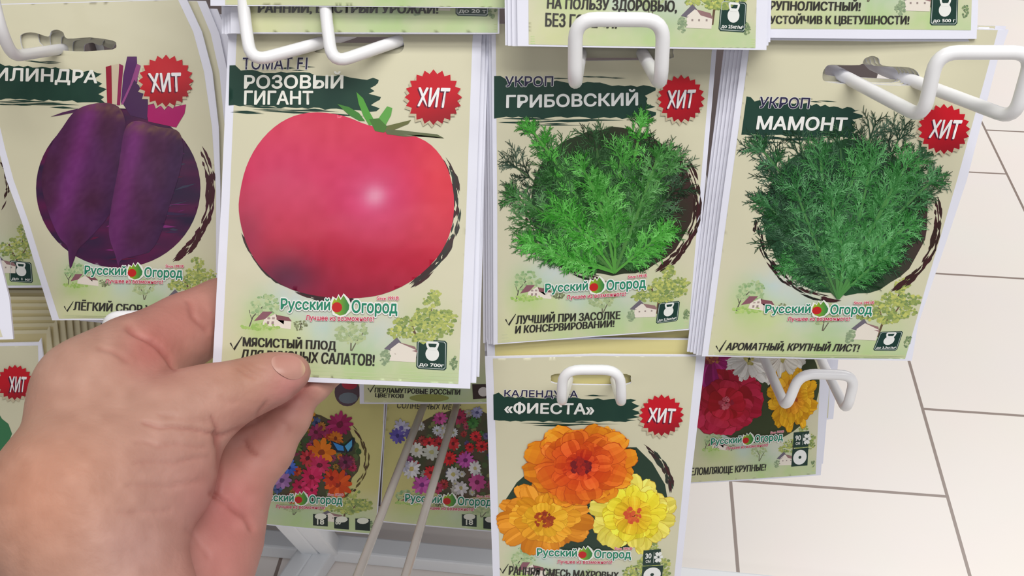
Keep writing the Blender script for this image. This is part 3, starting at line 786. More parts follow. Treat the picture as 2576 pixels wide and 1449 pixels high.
pk.stack([(-.0012, 0, .15), (-.0026, -.0004, .3), (-.0040, 0, .4), (-.0054, .0004, .5), (-.0066, 0, .3), (.001, .002, -.8), (.002, .001, -1.2)],
         ['second seed packet in the right dill stack', 'third seed packet in the right dill stack', 'fourth seed packet in the right dill stack', 'fifth seed packet in the right dill stack', 'sixth seed packet in the right dill stack, white edge farthest left',
          'seventh seed packet in the right dill stack, white edge showing at its right', 'rearmost seed packet in the right dill stack, white edge over the floor'], 'dill packets in the right stack', gap=.0012)

# --- calendula packet
pk = Packet('cream seed packet with three orange and yellow double calendula blooms', (1490, 1180), .525, 22, 0, bulge=.0022)
slot = smooth_poly([(1386, 950), (1396, 938), (1480, 935), (1575, 938), (1586, 951), (1576, 964), (1480, 965), (1396, 962)], 3)
LQ = [(1252, 1360), (1700, 1356), (1690, 1560), (1258, 1560)]
pk.pouch([(1220, 898), (1496, 890), (1775, 893), (1742, 1170), (1712, 1449), (1694, 1640), (1250, 1640), (1240, 1449), (1230, 1170)], [(1240, 901), (1496, 893), (1751, 896), (1722, 1170), (1696, 1449), (1680, 1628), (1266, 1628), (1258, 1449), (1250, 1170)], slot, washes(LQ))
landscape(pk, LQ)
band(pk, [(1241, 988), (1600, 990), (1600, 1058), (1242, 1060)], 15)
pk.text('title_lettering', 'КАЛЕНДУЛА', [(1269, 978), (1453, 978), (1453, 999), (1268, 999)], NAVY, 5, .018, .05)
pk.text('title_lettering', '«ФИЕСТА»', [(1269, 1008), (1495, 1006), (1494, 1040), (1268, 1038)], (240, 240, 236), 5, .028)
badge(pk, (1663, 1040), 57, 52, [(1631, 1020), (1700, 1024), (1694, 1060), (1628, 1056)])
pk.poly('picture_backdrop', [(1600, 1120), (1640, 1160), (1672, 1215), (1685, 1290), (1640, 1360), (1560, 1380), (1420, 1380), (1300, 1340), (1262, 1270), (1300, 1210), (1400, 1120)], (40, 62, 48), 1.4, 30)
ring_strokes(pk, (1475, 1240), 208, 170, -.75, -.1, 40, (40, 62, 50), 8, lo=.98, hi=1.06)
flower(pk, (1370, 1300), 118, 92, [(22, .15, 1.0, .20, (236, 150, 20), (226, 140, 24)), (18, .1, .74, .17, (240, 158, 20), (242, 166, 30)), (14, .05, .48, .13, (238, 170, 20), (246, 186, 40))], (40, .22, 6, (200, 90, 10), (150, 50, 20)), layer=2, seed=4)
flower(pk, (1592, 1290), 108, 98, [(22, .15, 1.0, .20, (244, 226, 60), (248, 234, 110)), (20, .1, .76, .17, (242, 216, 20), (250, 234, 60)), (14, .05, .5, .14, (240, 176, 20), (246, 216, 40))], (36, .2, 6, (230, 110, 50), (210, 70, 40)), layer=2, seed=5)
flower(pk, (1462, 1165), 138, 112, [(18, .15, 1.0, .24, (226, 84, 10), (246, 158, 22)), (22, .1, .82, .20, (232, 72, 16), (242, 124, 24)), (18, .08, .58, .17, (226, 62, 14), (238, 100, 20)), (12, .05, .36, .12, (206, 40, 14), (234, 84, 20))], (50, .17, 8, (110, 20, 30), (190, 40, 20)), layer=10.5, seed=6)
for L in ('logo_print',): logo(pk, [(1348, 1366), (1590, 1370), (1588, 1416), (1348, 1414)])
tick(pk, 1258, 1428, .7)
pk.text('slogan_lettering', 'РАННЯЯ СМЕСЬ МАХРОВЫХ', [(1282, 1421), (1556, 1436), (1554, 1452), (1280, 1444)], INK, 4, .004, fat=.07)
pk.text('slogan_lettering', 'КОМПАКТНЫХ РАСТЕНИЙ', [(1284, 1447), (1540, 1458), (1538, 1474), (1282, 1466)], INK, 4, .004, fat=.07)
def plant_icons(pk, qa, qb, cm):
    R = lambda q, u, v: tuple(bil(q, u, v))
    pk.poly('height_icon', qa, (34, 60, 52), 3, 60)
    pk.text('icon_lettering', cm, [R(qa, .12, .2), R(qa, .48, .2), R(qa, .48, .55), R(qa, .12, .55)], (236, 238, 234), 4, .03, parent='height_icon')
    pk.text('icon_lettering', 'СМ', [R(qa, .16, .64), R(qa, .44, .64), R(qa, .44, .82), R(qa, .16, .82)], (236, 238, 234), 4, .02, parent='height_icon')
    ps = [([R(qa, .60, .14), R(qa, .625, .14), R(qa, .625, .86), R(qa, .60, .86)], (200, 206, 200))]
    for i in range(6):
        a = i * math.pi / 3; u = lambda r, w: R(qa, .88 + r * .7 * math.cos(a) - w * math.sin(a), .5 + r * math.sin(a) + w * math.cos(a))
        ps.append(([u(.05, 0), u(.2, .10), u(.36, .08), u(.36, -.08), u(.2, -.10)], (236, 238, 234)))
    pk.fan('height_icon', ps, 4)
    pk.poly('sowing_icon', qb, (34, 60, 52), 3, 60)
    ring = lambda r: [R(qb, .5 + r * math.cos(k * .2618), .5 + r * math.sin(k * .2618)) for k in range(24)]
    pk.poly('sowing_icon', ring(.42), (238, 240, 238), 4, 60, holes=[ring(.09)])
plant_icons(pk, [(1618, 1381), (1662, 1378), (1660, 1418), (1616, 1420)], [(1616, 1422), (1668, 1420), (1664, 1464), (1612, 1466)], '30')
pk.done()
pk.stack([(.0006, .0072, -.2), (.0010, .0142, .2), (-.0006, .0140, 0)],
         ['second seed packet in the calendula stack, its top edge above the front one', 'third seed packet in the calendula stack, its top hidden under the dill packet', 'rearmost seed packet in the calendula stack, below the middle dill packet'], 'calendula packets in the stack', cream=(222, 212, 150), gap=.003)

# --- zinnia packet, low at right
pk = Packet('seed packet with red, white and yellow zinnias, low at right over the floor tiles', (1900, 980), .60, 18, -3)
LQ = [(1752, 1070), (2062, 1060), (2050, 1190), (1735, 1205)]
pk.pouch([(1762, 640), (2122, 640), (2085, 925), (2064, 1194), (2050, 1195), (1720, 1216), (1735, 1050)], [(1778, 650), (2098, 650), (2062, 925), (2051, 1191), (1733, 1212), (1748, 1050)], None, washes(LQ))
landscape(pk, LQ, .7)
crimp(pk, (1740, 1186), (2048, 1168), 3, (0, 7), (206, 214, 150))
pk.poly('picture_backdrop', ellipse((1900, 960), 160, 150, 40), (60, 70, 40), 1.2, 40)
flower(pk, (1790, 900), 80, 70, [(20, .1, 1., .2, (150, 20, 100), (170, 20, 120))], (20, .2, 6, (180, 120, 60), (120, 30, 50)), seed=8)
flower(pk, (1965, 890), 62, 80, [(22, .1, 1.0, .16, (214, 208, 200), (226, 224, 216)), (16, .1, .7, .14, (206, 200, 190), (226, 222, 210))], (20, .2, 5, (200, 190, 120), (160, 150, 80)), seed=9)
flower(pk, (1880, 900), 66, 68, [(26, .1, 1.0, .15, (200, 196, 190), (228, 226, 222)), (20, .1, .75, .13, (206, 202, 196), (224, 222, 216))], (20, .2, 5, (200, 190, 120), (160, 150, 80)), layer=3, seed=12)
flower(pk, (1990, 995), 62, 88, [(24, .1, 1.0, .16, (220, 140, 10), (232, 176, 20)), (18, .1, .78, .14, (214, 130, 10), (236, 184, 30)), (12, .05, .5, .12, (200, 110, 10), (230, 160, 20))], (20, .2, 5, (200, 100, 20), (160, 70, 20)), layer=5, seed=10)
flower(pk, (1825, 1010), 92, 88, [(14, .1, 1.0, .34, (170, 16, 50), (186, 16, 58)), (12, .1, .75, .3, (190, 10, 36), (176, 14, 50)), (9, .05, .5, .24, (180, 8, 34), (196, 14, 44))], (24, .18, 6, (150, 10, 40), (220, 120, 130)), layer=6, seed=11)
logo(pk, [(1786, 1092), (1970, 1076), (1968, 1116), (1784, 1132)])
pk.text('slogan_lettering', 'ОШЕЛОМЛЯЮЩЕ КРУПНЫЕ!', [(1712, 1176), (1926, 1163), (1924, 1183), (1710, 1200)], INK, 4, .004, fat=.06)
plant_icons(pk, [(1995, 1084), (2034, 1081), (2032, 1120), (1993, 1123)], [(1992, 1126), (2032, 1123), (2030, 1168), (1989, 1171)], '90')
pk.done()
pk.stack([(.0016, .006, 0), (.0060, .034, 0)], ['second seed packet in the zinnia stack, white edge right of the front one', 'rearmost seed packet in the zinnia stack, white edge ending higher at right'], 'zinnia packets in the stack', gap=.0025)

# --- meadow flower packets under the hand
YEL = (206, 200, 132)
def meadow(label, c, d, out, pri, LQ, cen, rx, ry, kinds, seed, extra=None):
    pk = Packet(label, c, d, 20, 2, bulge=.001)
    pk.pouch(out, pri, None, lambda x, y: lerp(washes(LQ)(x, y), YEL, np.clip(1.2 - (y - LQ[0][1]) / 60, 0, 1)))
    landscape(pk, LQ, .6)
    r = random.Random(seed)
    pk.poly('product_picture', ellipse(cen, rx, ry, 40, .03, seed), lambda x, y: lerp((62, 74, 44), (96, 70, 56), vnoise(x / 20, y / 20, seed)), 1.4, 14)
    ps = []
    for i in range(90):
        a = r.random() * 6.283; q = math.sqrt(r.random())
        ps.append((blob(cen[0] + rx * q * math.cos(a), cen[1] + ry * q * math.sin(a), r.uniform(4, 10), 6), lerp((50, 80, 40), (130, 130, 80), r.random())))
    pk.fan('product_picture', ps, 1.8)
    ps = []
    fill = []
    for i in range(46):
        a = r.random() * 6.283; q = math.sqrt(r.random()) * .96; k = r.choice(kinds)
        fill.append((cen[0] + rx * q * math.cos(a), cen[1] + ry * q * math.sin(a), r.uniform(8, 14), lerp(k[3], (90, 80, 60), r.uniform(.1, .5)), k[4]))
    for x, y, rad, col, core in fill + kinds:
        n = r.choice([9, 11, 13])
        for k in range(n):
            a = k * 6.2832 / n; wd = rad * 2.2 / n
            cc = np.clip(np.array(col, float) + r.uniform(-22, 16), 0, 255)
            ca, sa = math.cos(a), math.sin(a); L = rad * r.uniform(.85, 1.1)
            ps.append(([(x + ca * 2 - sa * wd * .3, y + sa * 2 + ca * wd * .3), (x + ca * L * .7 - sa * wd, y + sa * L * .7 + ca * wd), (x + ca * L - sa * wd * .45, y + sa * L + ca * wd * .45), (x + ca * L + sa * wd * .45, y + sa * L - ca * wd * .45), (x + ca * L * .7 + sa * wd, y + sa * L * .7 - ca * wd), (x + ca * 2 + sa * wd * .3, y + sa * 2 - ca * wd * .3)], cc))
        ps.append((blob(x, y, rad * .28, 8), core))
    pk.fan('flowers', ps, 2.5, parent='product_picture')
    return pk
K = [(712, 1085, 22, (220, 130, 30), (120, 40, 20)), (770, 1040, 24, (196, 130, 20), (90, 60, 20)), (700, 1040, 18, (60, 90, 170), (30, 40, 90)), (855, 1065, 32, (170, 34, 100), (110, 14, 50)), (795, 1085, 20, (150, 40, 90), (90, 20, 40)), (845, 1100, 20, (200, 110, 20), (120, 50, 20)), (740, 1120, 22, (90, 110, 50), (60, 60, 20)),
     (810, 1135, 34, (226, 120, 14), (150, 60, 10)), (775, 1150, 22, (190, 50, 60), (90, 20, 30)), (870, 1160, 20, (120, 40, 80), (60, 20, 40)), (727, 1172, 22, (66, 100, 196), (20, 30, 90)), (805, 1168, 26, (206, 50, 100), (110, 16, 40)), (690, 1190, 22, (150, 110, 170), (80, 60, 100)), (710, 1205, 24, (166, 120, 180), (90, 60, 110)), (785, 1198, 28, (206, 30, 90), (120, 10, 40)), (755, 1222, 20, (200, 30, 90), (110, 10, 40)),
     (850, 1215, 36, (220, 84, 14), (150, 40, 10)), (835, 1200, 22, (206, 60, 20), (130, 20, 10)), (785, 1230, 18, (216, 40, 100), (110, 10, 40)), (670, 1200, 20, (160, 60, 130), (90, 20, 60))]
pk = meadow('yellow cream seed packet with a meadow mix and a blue butterfly, beside the hand', (720, 1120), .63, [(468, 870), (975, 872), (965, 1100), (946, 1346), (790, 1331), (470, 1300)], [(470, 872), (972, 874), (962, 1100), (944, 1343), (790, 1328), (472, 1298)],
    [(500, 1215), (950, 1230), (944, 1342), (500, 1305)], (765, 1150), 140, 112, K, 5)
pk.fan('butterfly', [([(832, 1105), (866, 1118), (868, 1136), (848, 1136), (838, 1122)], (30, 40, 60)), ([(866, 1118), (888, 1098), (894, 1104), (886, 1132), (872, 1138)], (24, 34, 50)), ([(838, 1110), (864, 1120), (866, 1132), (850, 1130)], (60, 140, 216)), ([(868, 1120), (886, 1104), (886, 1120), (876, 1134)], (84, 170, 220))], 9, parent='product_picture')
pk.fan('picture_fragment', [(ellipse((874, 985), 32, 36, 20), (90, 70, 80)), (ellipse((880, 965), 20, 14, 12), (170, 50, 70)), (ellipse((876, 1000), 24, 14, 12), (110, 120, 130))], 2, parent='product_picture')
ring_strokes(pk, (765, 1150), 152, 122, -.9, .9, 30, (96, 84, 40), 8, lo=1.0, hi=1.08)
logo(pk, [(648, 1229), (865, 1238), (863, 1282), (646, 1276)])
for x, y in ((788, 1291), (841, 1299), (894, 1303)):
    pk.poly('pack_icon', [(x, y), (x + 37, y + 2), (x + 37, y + 32), (x, y + 29)], (30, 44, 40), 3, 60)
    pk.poly('pack_icon', ellipse((x + 19, y + 6), 15, 8, 12), (226, 228, 214), 4, 60)
pk.text('icon_lettering', '18', q4(798, 1304, 816, 1318), (226, 228, 214), 4, .03, parent='pack_icon')
pk.text('icon_lettering', '80', q4(844, 1304, 858, 1318), (226, 228, 214), 4, .03, parent='pack_icon')
pk.done()
K2 = [(1107, 1050, 18, (196, 80, 150), (120, 30, 80)), (1155, 1048, 20, (176, 50, 90), (90, 20, 50)), (1200, 1035, 16, (150, 150, 190), (70, 70, 120)), (1010, 1075, 22, (190, 190, 214), (100, 90, 170)), (1000, 1095, 20, (96, 84, 170), (60, 50, 120)), (1030, 1090, 14, (100, 90, 160), (70, 60, 120)),
      (1080, 1112, 16, (200, 36, 46), (90, 10, 16)), (1105, 1114, 15, (190, 40, 50), (90, 10, 16)), (1140, 1113, 18, (200, 40, 46), (100, 10, 10)), (1197, 1095, 15, (214, 40, 50), (100, 10, 20)), (1182, 1122, 13, (206, 30, 40), (100, 10, 20)), (1212, 1120, 16, (206, 34, 40), (90, 10, 10)), (1048, 1130, 20, (206, 206, 200), (190, 180, 110)), (1085, 1135, 22, (196, 200, 190), (180, 180, 120)),
      (1130, 1150, 19, (216, 34, 40), (120, 10, 20)), (1170, 1155, 22, (190, 80, 170), (110, 30, 100)), (1035, 1178, 24, (216, 216, 220), (200, 180, 100)), (1015, 1170, 18, (180, 180, 200), (150, 150, 120)), (1083, 1186, 18, (210, 40, 50), (110, 10, 20)), (1062, 1218, 24, (196, 84, 170), (120, 40, 120)), (1100, 1225, 16, (190, 60, 100), (100, 20, 40)), (1140, 1190, 20, (210, 210, 214), (190, 180, 110)), (1200, 1210, 24, (190, 70, 140), (110, 20, 70)),
      (1195, 1175, 18, (214, 214, 214), (190, 180, 120)), (1160, 1225, 18, (210, 206, 210), (170, 160, 100)), (1100, 1080, 12, (206, 210, 220), (150, 150, 100)), (1140, 1085, 13, (206, 210, 214), (150, 150, 100)), (1190, 1062, 16, (60, 120, 50), (40, 90, 40))]
pk = meadow('yellow cream seed packet with pink and white meadow flowers, behind two clear prongs', (1200, 1120), .64, [(982, 880), (1440, 882), (1440, 1352), (1225, 1336), (955, 1313), (966, 1100)], [(985, 882), (1438, 884), (1438, 1349), (1225, 1333), (957, 1310), (968, 1100)],
    [(960, 1225), (1430, 1240), (1430, 1348), (956, 1308)], (1165, 1140), 145, 112, K2, 6)
pk.text('title_lettering', 'СОЛНЕЧНЫХ МЕСТ', [(1000, 1012), (1160, 1016), (1158, 1030), (998, 1026)], (60, 56, 50), 5, .01)
logo(pk, [(1018, 1232), (1240, 1242), (1238, 1286), (1016, 1280)])
for x, y in ((1162, 1292), (1216, 1299)):
    pk.poly('pack_icon', [(x, y), (x + 37, y + 2), (x + 37, y + 32), (x, y + 29)], (30, 44, 40), 3, 60)
    pk.poly('pack_icon', ellipse((x + 19, y + 6), 15, 8, 12), (226, 228, 214), 4, 60)
pk.text('icon_lettering', '18', q4(1172, 1305, 1190, 1319), (226, 228, 214), 4, .03, parent='pack_icon')
pk.done()
pk = Packet('seed packet with only its bottom strip and slogan showing, under the held tomato packet', (1120, 800), .595, 18, 0, bulge=.001)
LQ = [(915, 900), (1290, 905), (1290, 1012), (915, 1010)]
pk.pouch([(896, 520), (1300, 520), (1296, 1014), (905, 1016)], [(912, 525), (1290, 525), (1288, 1011), (916, 1012)], None, washes(LQ))
pk.poly('slogan_field', ellipse((1080, 1000), 50, 10, 20), (150, 156, 84), 1, 40)
tick(pk, 926, 975, .6)
pk.text('slogan_lettering', 'ПЕРЛАМУТРОВЫЕ РОССЫПИ', [(944, 974), (1158, 978), (1157, 992), (943, 986)], INK, 4, .004, fat=.06)
pk.text('slogan_lettering', 'ЦВЕТКОВ', [(945, 988), (1016, 990), (1015, 1002), (944, 1000)], INK, 4, .004, fat=.06)
pk.poly('pack_icon', [(1188, 965), (1240, 965), (1240, 1000), (1190, 1003)], (60, 44, 40), 3, 60)
pk.poly('pack_icon', ellipse((1216, 984), 13, 12, 14), (214, 210, 206), 4, 60)
pk.done()

# --- top row, only the packet bottoms reach into the picture
pk = Packet('seed packet with pale green bottom edge, topmost, over the held tomato packet', (940, -300), .4300, 12, 0)
LQ = [(560, -260), (1345, -250), (1340, 14), (562, 8)]
pk.pouch([(520, -900), (1370, -900), (1368, 22), (940, 18), (528, 14)], [(560, -890), (1342, -890), (1340, 20), (940, 16), (566, 12)], None, washes(LQ))
crimp(pk, (570, -8), (1338, 0), 3, (0, 6), (196, 220, 160)); pk.done()
pk = Packet('seed packet promising an early fast harvest, its bottom strip behind the left hook bars', (930, -300), .4350, 12, 0)
LQ = [(600, -190), (1255, -190), (1255, 82), (600, 82)]
pk.pouch([(572, -850), (1262, -850), (1256, 85), (580, 84)], [(600, -840), (1256, -840), (1252, 82), (604, 81)], None, washes(LQ))
landscape(pk, LQ); crimp(pk, (610, 62), (1250, 62), 3, (0, 6), (186, 198, 146))
pk.text('slogan_lettering', 'РАННИЙ, БЫСТРЫЙ УРОЖАЙ!', [(652, 2), (1103, 6), (1102, 38), (650, 36)], INK, 4, .004, fat=.07)
kettle(pk, [(1148, -40), (1232, -40), (1230, 42), (1146, 40)], 'до 20 т')
pk.done()
pk.stack([(-.0018, 0), (-.0034, -.0002), (-.005, 0)], ['second seed packet in the early harvest stack', 'third seed packet in the early harvest stack', 'rearmost seed packet in the early harvest stack, its white edge farthest left'], 'packets in the early harvest stack', gap=.0012)
pk = Packet('seed packet with a health slogan in two lines, its bottom strip above the squared hook', (1600, -300), .420, 12, 0)
LQ = [(1330, -110), (1900, -110), (1892, 120), (1330, 112)]
pk.pouch([(1292, -850), (1952, -850), (1928, 126), (1600, 121), (1302, 116)], [(1326, -840), (1922, -840), (1900, 121), (1600, 117), (1330, 112)], None, washes(LQ))
landscape(pk, LQ); crimp(pk, (1335, 92), (1898, 100), 4, (0, 6), (190, 212, 150))
pk.text('slogan_lettering', 'НА ПОЛЬЗУ ЗДОРОВЬЮ,', [(1378, -4), (1702, 2), (1700, 36), (1376, 27)], INK, 4, .004, fat=.07)
pk.text('slogan_lettering', 'БЕЗ ГОРЕЧИ!', [(1373, 32), (1552, 42), (1550, 72), (1372, 67)], INK, 4, .004, fat=.07)
kettle(pk, [(1812, 0), (1878, 6), (1874, 82), (1806, 78)], 'до 25кг/м²')
pk.done()
pk.stack([(-.0022, 0), (-.0040, .0002), (-.0052, .0004), (.0012, .001), (.0022, .002), (.0032, .0034)],
         ['second seed packet in the health slogan stack', 'third seed packet in the health slogan stack', 'fourth seed packet in the health slogan stack, curled away at far left', 'fifth seed packet in the health slogan stack, white edge at right', 'sixth seed packet in the health slogan stack, white edge at right', 'rearmost seed packet in the health slogan stack, white edge farthest right'], 'packets in the health slogan stack', gap=.0011)
pk = Packet('seed packet with a two line leaf slogan, white bottom edge over the right dill packet', (2200, -300), .4285, 12, 0)
LQ = [(1880, -150), (2440, -150), (2440, 74), (1880, 74)]
pk.pouch([(1850, -850), (2480, -850), (2456, 98), (2200, 98), (1860, 94)], [(1870, -840), (2462, -840), (2441, 76), (2200, 74), (1875, 72)], None, washes(LQ))
landscape(pk, LQ)
pk.text('slogan_lettering', 'КРУПНОЛИСТНЫЙ!', [(1920, -4), (2162, 0), (2160, 28), (1918, 26)], INK, 4, .004, fat=.07)
pk.text('slogan_lettering', 'УСТОЙЧИВ К ЦВЕТУШНОСТИ!', [(1936, 34), (2284, 34), (2283, 66), (1935, 64)], INK, 4, .004, fat=.07)
kettle(pk, [(2340, -8), (2408, -10), (2406, 64), (2336, 64)], 'до 500 г')
pk.done()
pk.stack([(.0008, -.0010), (.0014, .001)], ['second seed packet in the large leaf slogan stack', 'rearmost seed packet in the large leaf slogan stack'], 'packets in the large leaf slogan stack', gap=.0012)

# --- left edge
pk = Packet('dim seed packet in the shade behind the beetroot packet, a weight icon near its foot', (-80, 520), .575, 18, 0)
LQ = [(-300, 560), (118, 560), (122, 716), (-300, 716)]
pk.pouch([(-320, 180), (120, 180), (130, 722), (-320, 722)], [(-300, 190), (112, 190), (118, 716), (-300, 716)], None, washes(LQ))
landscape(pk, LQ, .6)
ring_strokes(pk, (-90, 460), 110, 110, -.5, .9, 30, (60, 30, 20), 4)
kettle(pk, [(28, 652), (82, 658), (86, 710), (28, 706)], 'до 1 кг')
pk.done()
pk = Packet('seed packet cut off by the left edge, only its curled white border showing', (-200, 560), .44, 10, 0)
pk.pouch([(-420, 150), (-40, 150), (0, 640), (12, 685), (27, 750), (36, 852), (-420, 862)], [(-410, 170), (-85, 170), (-50, 640), (-30, 700), (-10, 780), (10, 846), (-410, 856)], None, None)
pk.done()
pk = Packet('cream seed packet with a red badge low at the left edge, partly behind the hand', (-60, 1060), .60, 18, 0)
pk.pouch([(-460, 868), (98, 860), (104, 850), (118, 960), (130, 1320), (-460, 1330)], [(-450, 872), (97, 868), (100, 960), (112, 1310), (-450, 1320)], None, None)
badge(pk, (42, 958), 46, 44, [(28, 942), (72, 944), (66, 982), (30, 982)])
band(pk, [(-200, 930), (12, 938), (8, 990), (-200, 990)], 3)
pk.poly('product_picture', ellipse((-90, 1110), 120, 110, 30, .08, 3), (60, 120, 80), 2, 30)
pk.done()
pk.stack([(.0030 * i + .001, .0032 * i + .003, -.2 * i) for i in range(1, 9)], ['%s seed packet behind the one with the red badge at the left edge' % s for s in ('second', 'third', 'fourth', 'fifth', 'sixth', 'seventh', 'eighth', 'rearmost')], 'packets in the stack at the left edge', cream=(196, 184, 140), gap=.0028, edge=(204, 196, 164))

# ------------------------------------------------------------------ hooks in front of the packets
hook('white wire hook holding the beetroot packet, its bent end cut by the left edge', [(205, 92, .56), (190, 118, .535), (30, 142, .47), (-2, 62, .455), (-30, -60, .45), (-180, -60, .45), (-150, 62, .455), (-130, 140, .47), (60, 105, .54)], .0027)
hook('white wire hook with two upright bars through the slot of the held tomato packet', [(1100, 66, .485), (1004, 102, .4545), (836, 160, .440), (820, 40, .4432), (812, -60, .440), (606, -60, .440), (617, 60, .4432), (632, 155, .440), (806, 108, .4535), (900, 78, .485)], .0027)
hook('white squared wire hook through the middle dill packet', [(1590, 96, .49), (1612, 128, .468), (1662, 214, .400), (1670, 50, .386), (1448, 48, .386), (1446, 214, .400), (1462, 128, .468), (1470, 100, .49)], .0028)
hook('long white wire hook angled out over the floor through the right dill packet', [(2040, 150, .50), (2100, 180, .462), (2322, 296, .405), (2358, 132, .392), (2600, 132, .392), (2552, 300, .405), (2230, 178, .465), (2190, 160, .50)], .0028)
hook('short white wire hook seen end on, through the calendula packet', [(1445, 935, .56), (1432, 950, .51), (1412, 1016, .462), (1416, 930, .452), (1560, 930, .452), (1564, 1018, .462), (1545, 950, .51), (1540, 935, .56)], .0023)
hook('white wire hook standing out in front of the zinnia packet', [(1900, 850, .60), (1928, 915, .575), (1978, 1026, .52), (2012, 940, .508), (2152, 944, .508), (2130, 1034, .52), (2068, 910, .575), (2050, 850, .60)], .0026)
hook('white wire hook tip peeking out above the forefinger, below the beetroot packet', [(312, 862, .62), (284, 905, .52), (270, 850, .512), (274, 797, .505), (430, 795, .505), (436, 850, .512), (440, 905, .52), (452, 862, .62)], .0030)
hook('empty pair of grey clear prongs hanging across the meadow flower packets', [(1090, 960, .64), (1062, 1030, .62), (880, 1500, .47), (860, 1580, .45), (990, 1590, .45), (1008, 1490, .47), (1146, 1030, .62), (1160, 960, .64)], .0022, GREYWIRE)

# ------------------------------------------------------------------ the hand
# joints are (px, py, depth, radius in px at that depth), chains of tapered bones melted into one skin
def bones(ch): return [(ch[i], ch[i + 1]) for i in range(len(ch) - 1)]
def cam3(p):
    d = p[2]; return np.array([(p[0] - IW / 2) / F * d, (p[1] - IH / 2) / F * d, d]), p[3] / F * d
THUMB = [(740, 934, .4515, 40), (700, 948, .4495, 52), (648, 966, .447, 60), (590, 988, .443, 66), (535, 1008, .440, 80), (440, 1058, .434, 104)]
THENAR = [(440, 1058, .434, 104), (365, 1180, .426, 168), (215, 1290, .412, 234), (258, 1420, .404, 190), (312, 1560, .398, 176), (340, 1700, .39, 172)]
INDEX = [(250, 1000, .446, 150), (345, 908, .462, 112), (430, 852, .476, 88), (480, 824, .486, 84), (560, 782, .496, 76), (660, 740, .500, 62), (720, 722, .501, 50)]
WEB = [(250, 1000, .446, 150), (225, 1280, .420, 215)]
PALM = [(365, 1180, .454, 140), (470, 1230, .464, 120), (545, 1270, .469, 104), (535, 1360, .464, 112), (480, 1470, .450, 130), (300, 1640, .43, 200)]
PALM2 = [(225, 1335, .432, 200), (470, 1400, .452, 130)]
RING = [(545, 1250, .465, 96), (600, 1215, .470, 74), (670, 1135, .477, 62), (728, 1050, .482, 48), (772, 985, .485, 34)]
MIDDLE = [(540, 1130, .472, 70), (630, 1078, .478, 46), (710, 1024, .483, 40), (790, 975, .4835, 34), (840, 940, .485, 30)]
LITTLE = [(560, 1330, .470, 84), (590, 1300, .474, 62), (640, 1240, .479, 46)]

def cone_sdf(X, a, b):
    pa, ra = cam3(a); pb, rb = cam3(b); d = pb - pa; L2 = d @ d
    t = np.clip(((X - pa) @ d) / L2, 0, 1)
    return np.linalg.norm(X - pa - t[..., None] * d, axis=-1) - (ra + (rb - ra) * t)
def smin(a, b, k):
    h = np.clip(.5 + .5 * (b - a) / k, 0, 1)
    return b + (a - b) * h - k * h * (1 - h)
def chain(X, ch, k):
    r = None
    for a, b in bones(ch):
        s = cone_sdf(X, a, b); r = s if r is None else smin(r, s, k)
    return r
def hand_sdf(X):
    th = smin(chain(X, THUMB, .008), chain(X, THENAR, .010), .014)
    ix = chain(X, INDEX, .007)
    ba = smin(th, smin(ix, chain(X, WEB, .01), .012), .012)
    pl = smin(chain(X, PALM, .010), chain(X, PALM2, .01), .012)
    pl = smin(pl, smin(chain(X, RING, .006), smin(chain(X, MIDDLE, .005), chain(X, LITTLE, .005), .003), .003), .006)
    return smin(ba, pl, .0016)

def surface_nets(f, lo, h):
    nx, ny, nz = f.shape; s = f < 0
    c = np.zeros((nx - 1, ny - 1, nz - 1), int)
    cor = [(i, j, k) for i in (0, 1) for j in (0, 1) for k in (0, 1)]
    for i, j, k in cor: c += s[i:nx - 1 + i, j:ny - 1 + j, k:nz - 1 + k]
    act = (c > 0) & (c < 8); idx = -np.ones(act.shape, int); A = np.argwhere(act); idx[act] = np.arange(len(A))
    pos = np.zeros((len(A), 3)); cnt = np.zeros(len(A))
    for a in cor:
        for ax in range(3):
            if a[ax] == 0:
                b = list(a); b[ax] = 1
                fa = f[tuple((A + a).T)]; fb = f[tuple((A + b).T)]; m = (fa < 0) != (fb < 0)
                t = fa / (fa - fb + 1e-20)
                p = np.tile(np.array(a, float), (len(A), 1)); p[:, ax] += t
                pos[m] += p[m]; cnt[m] += 1
    V = lo + (A + pos / cnt[:, None]) * h
    Q = []
    for ax in range(3):
        u, v = (ax + 1) % 3, (ax + 2) % 3
        sl = [slice(None)] * 3; sl[ax] = slice(0, -1); s0 = s[tuple(sl)]; sl[ax] = slice(1, None); s1 = s[tuple(sl)]
        E = np.argwhere(s0 != s1); E = E[(E[:, u] > 0) & (E[:, v] > 0) & (E[:, u] < f.shape[u] - 1) & (E[:, v] < f.shape[v] - 1)]
        def cell(du, dv):
            e = E.copy(); e[:, u] += du; e[:, v] += dv; return idx[tuple(e.T)]
        q = np.stack([cell(-1, -1), cell(0, -1), cell(0, 0), cell(-1, 0)], 1)
        fl = ~s0[tuple(E.T)]; q[fl] = q[fl][:, ::-1]; Q.append(q)
    return V, np.concatenate(Q)

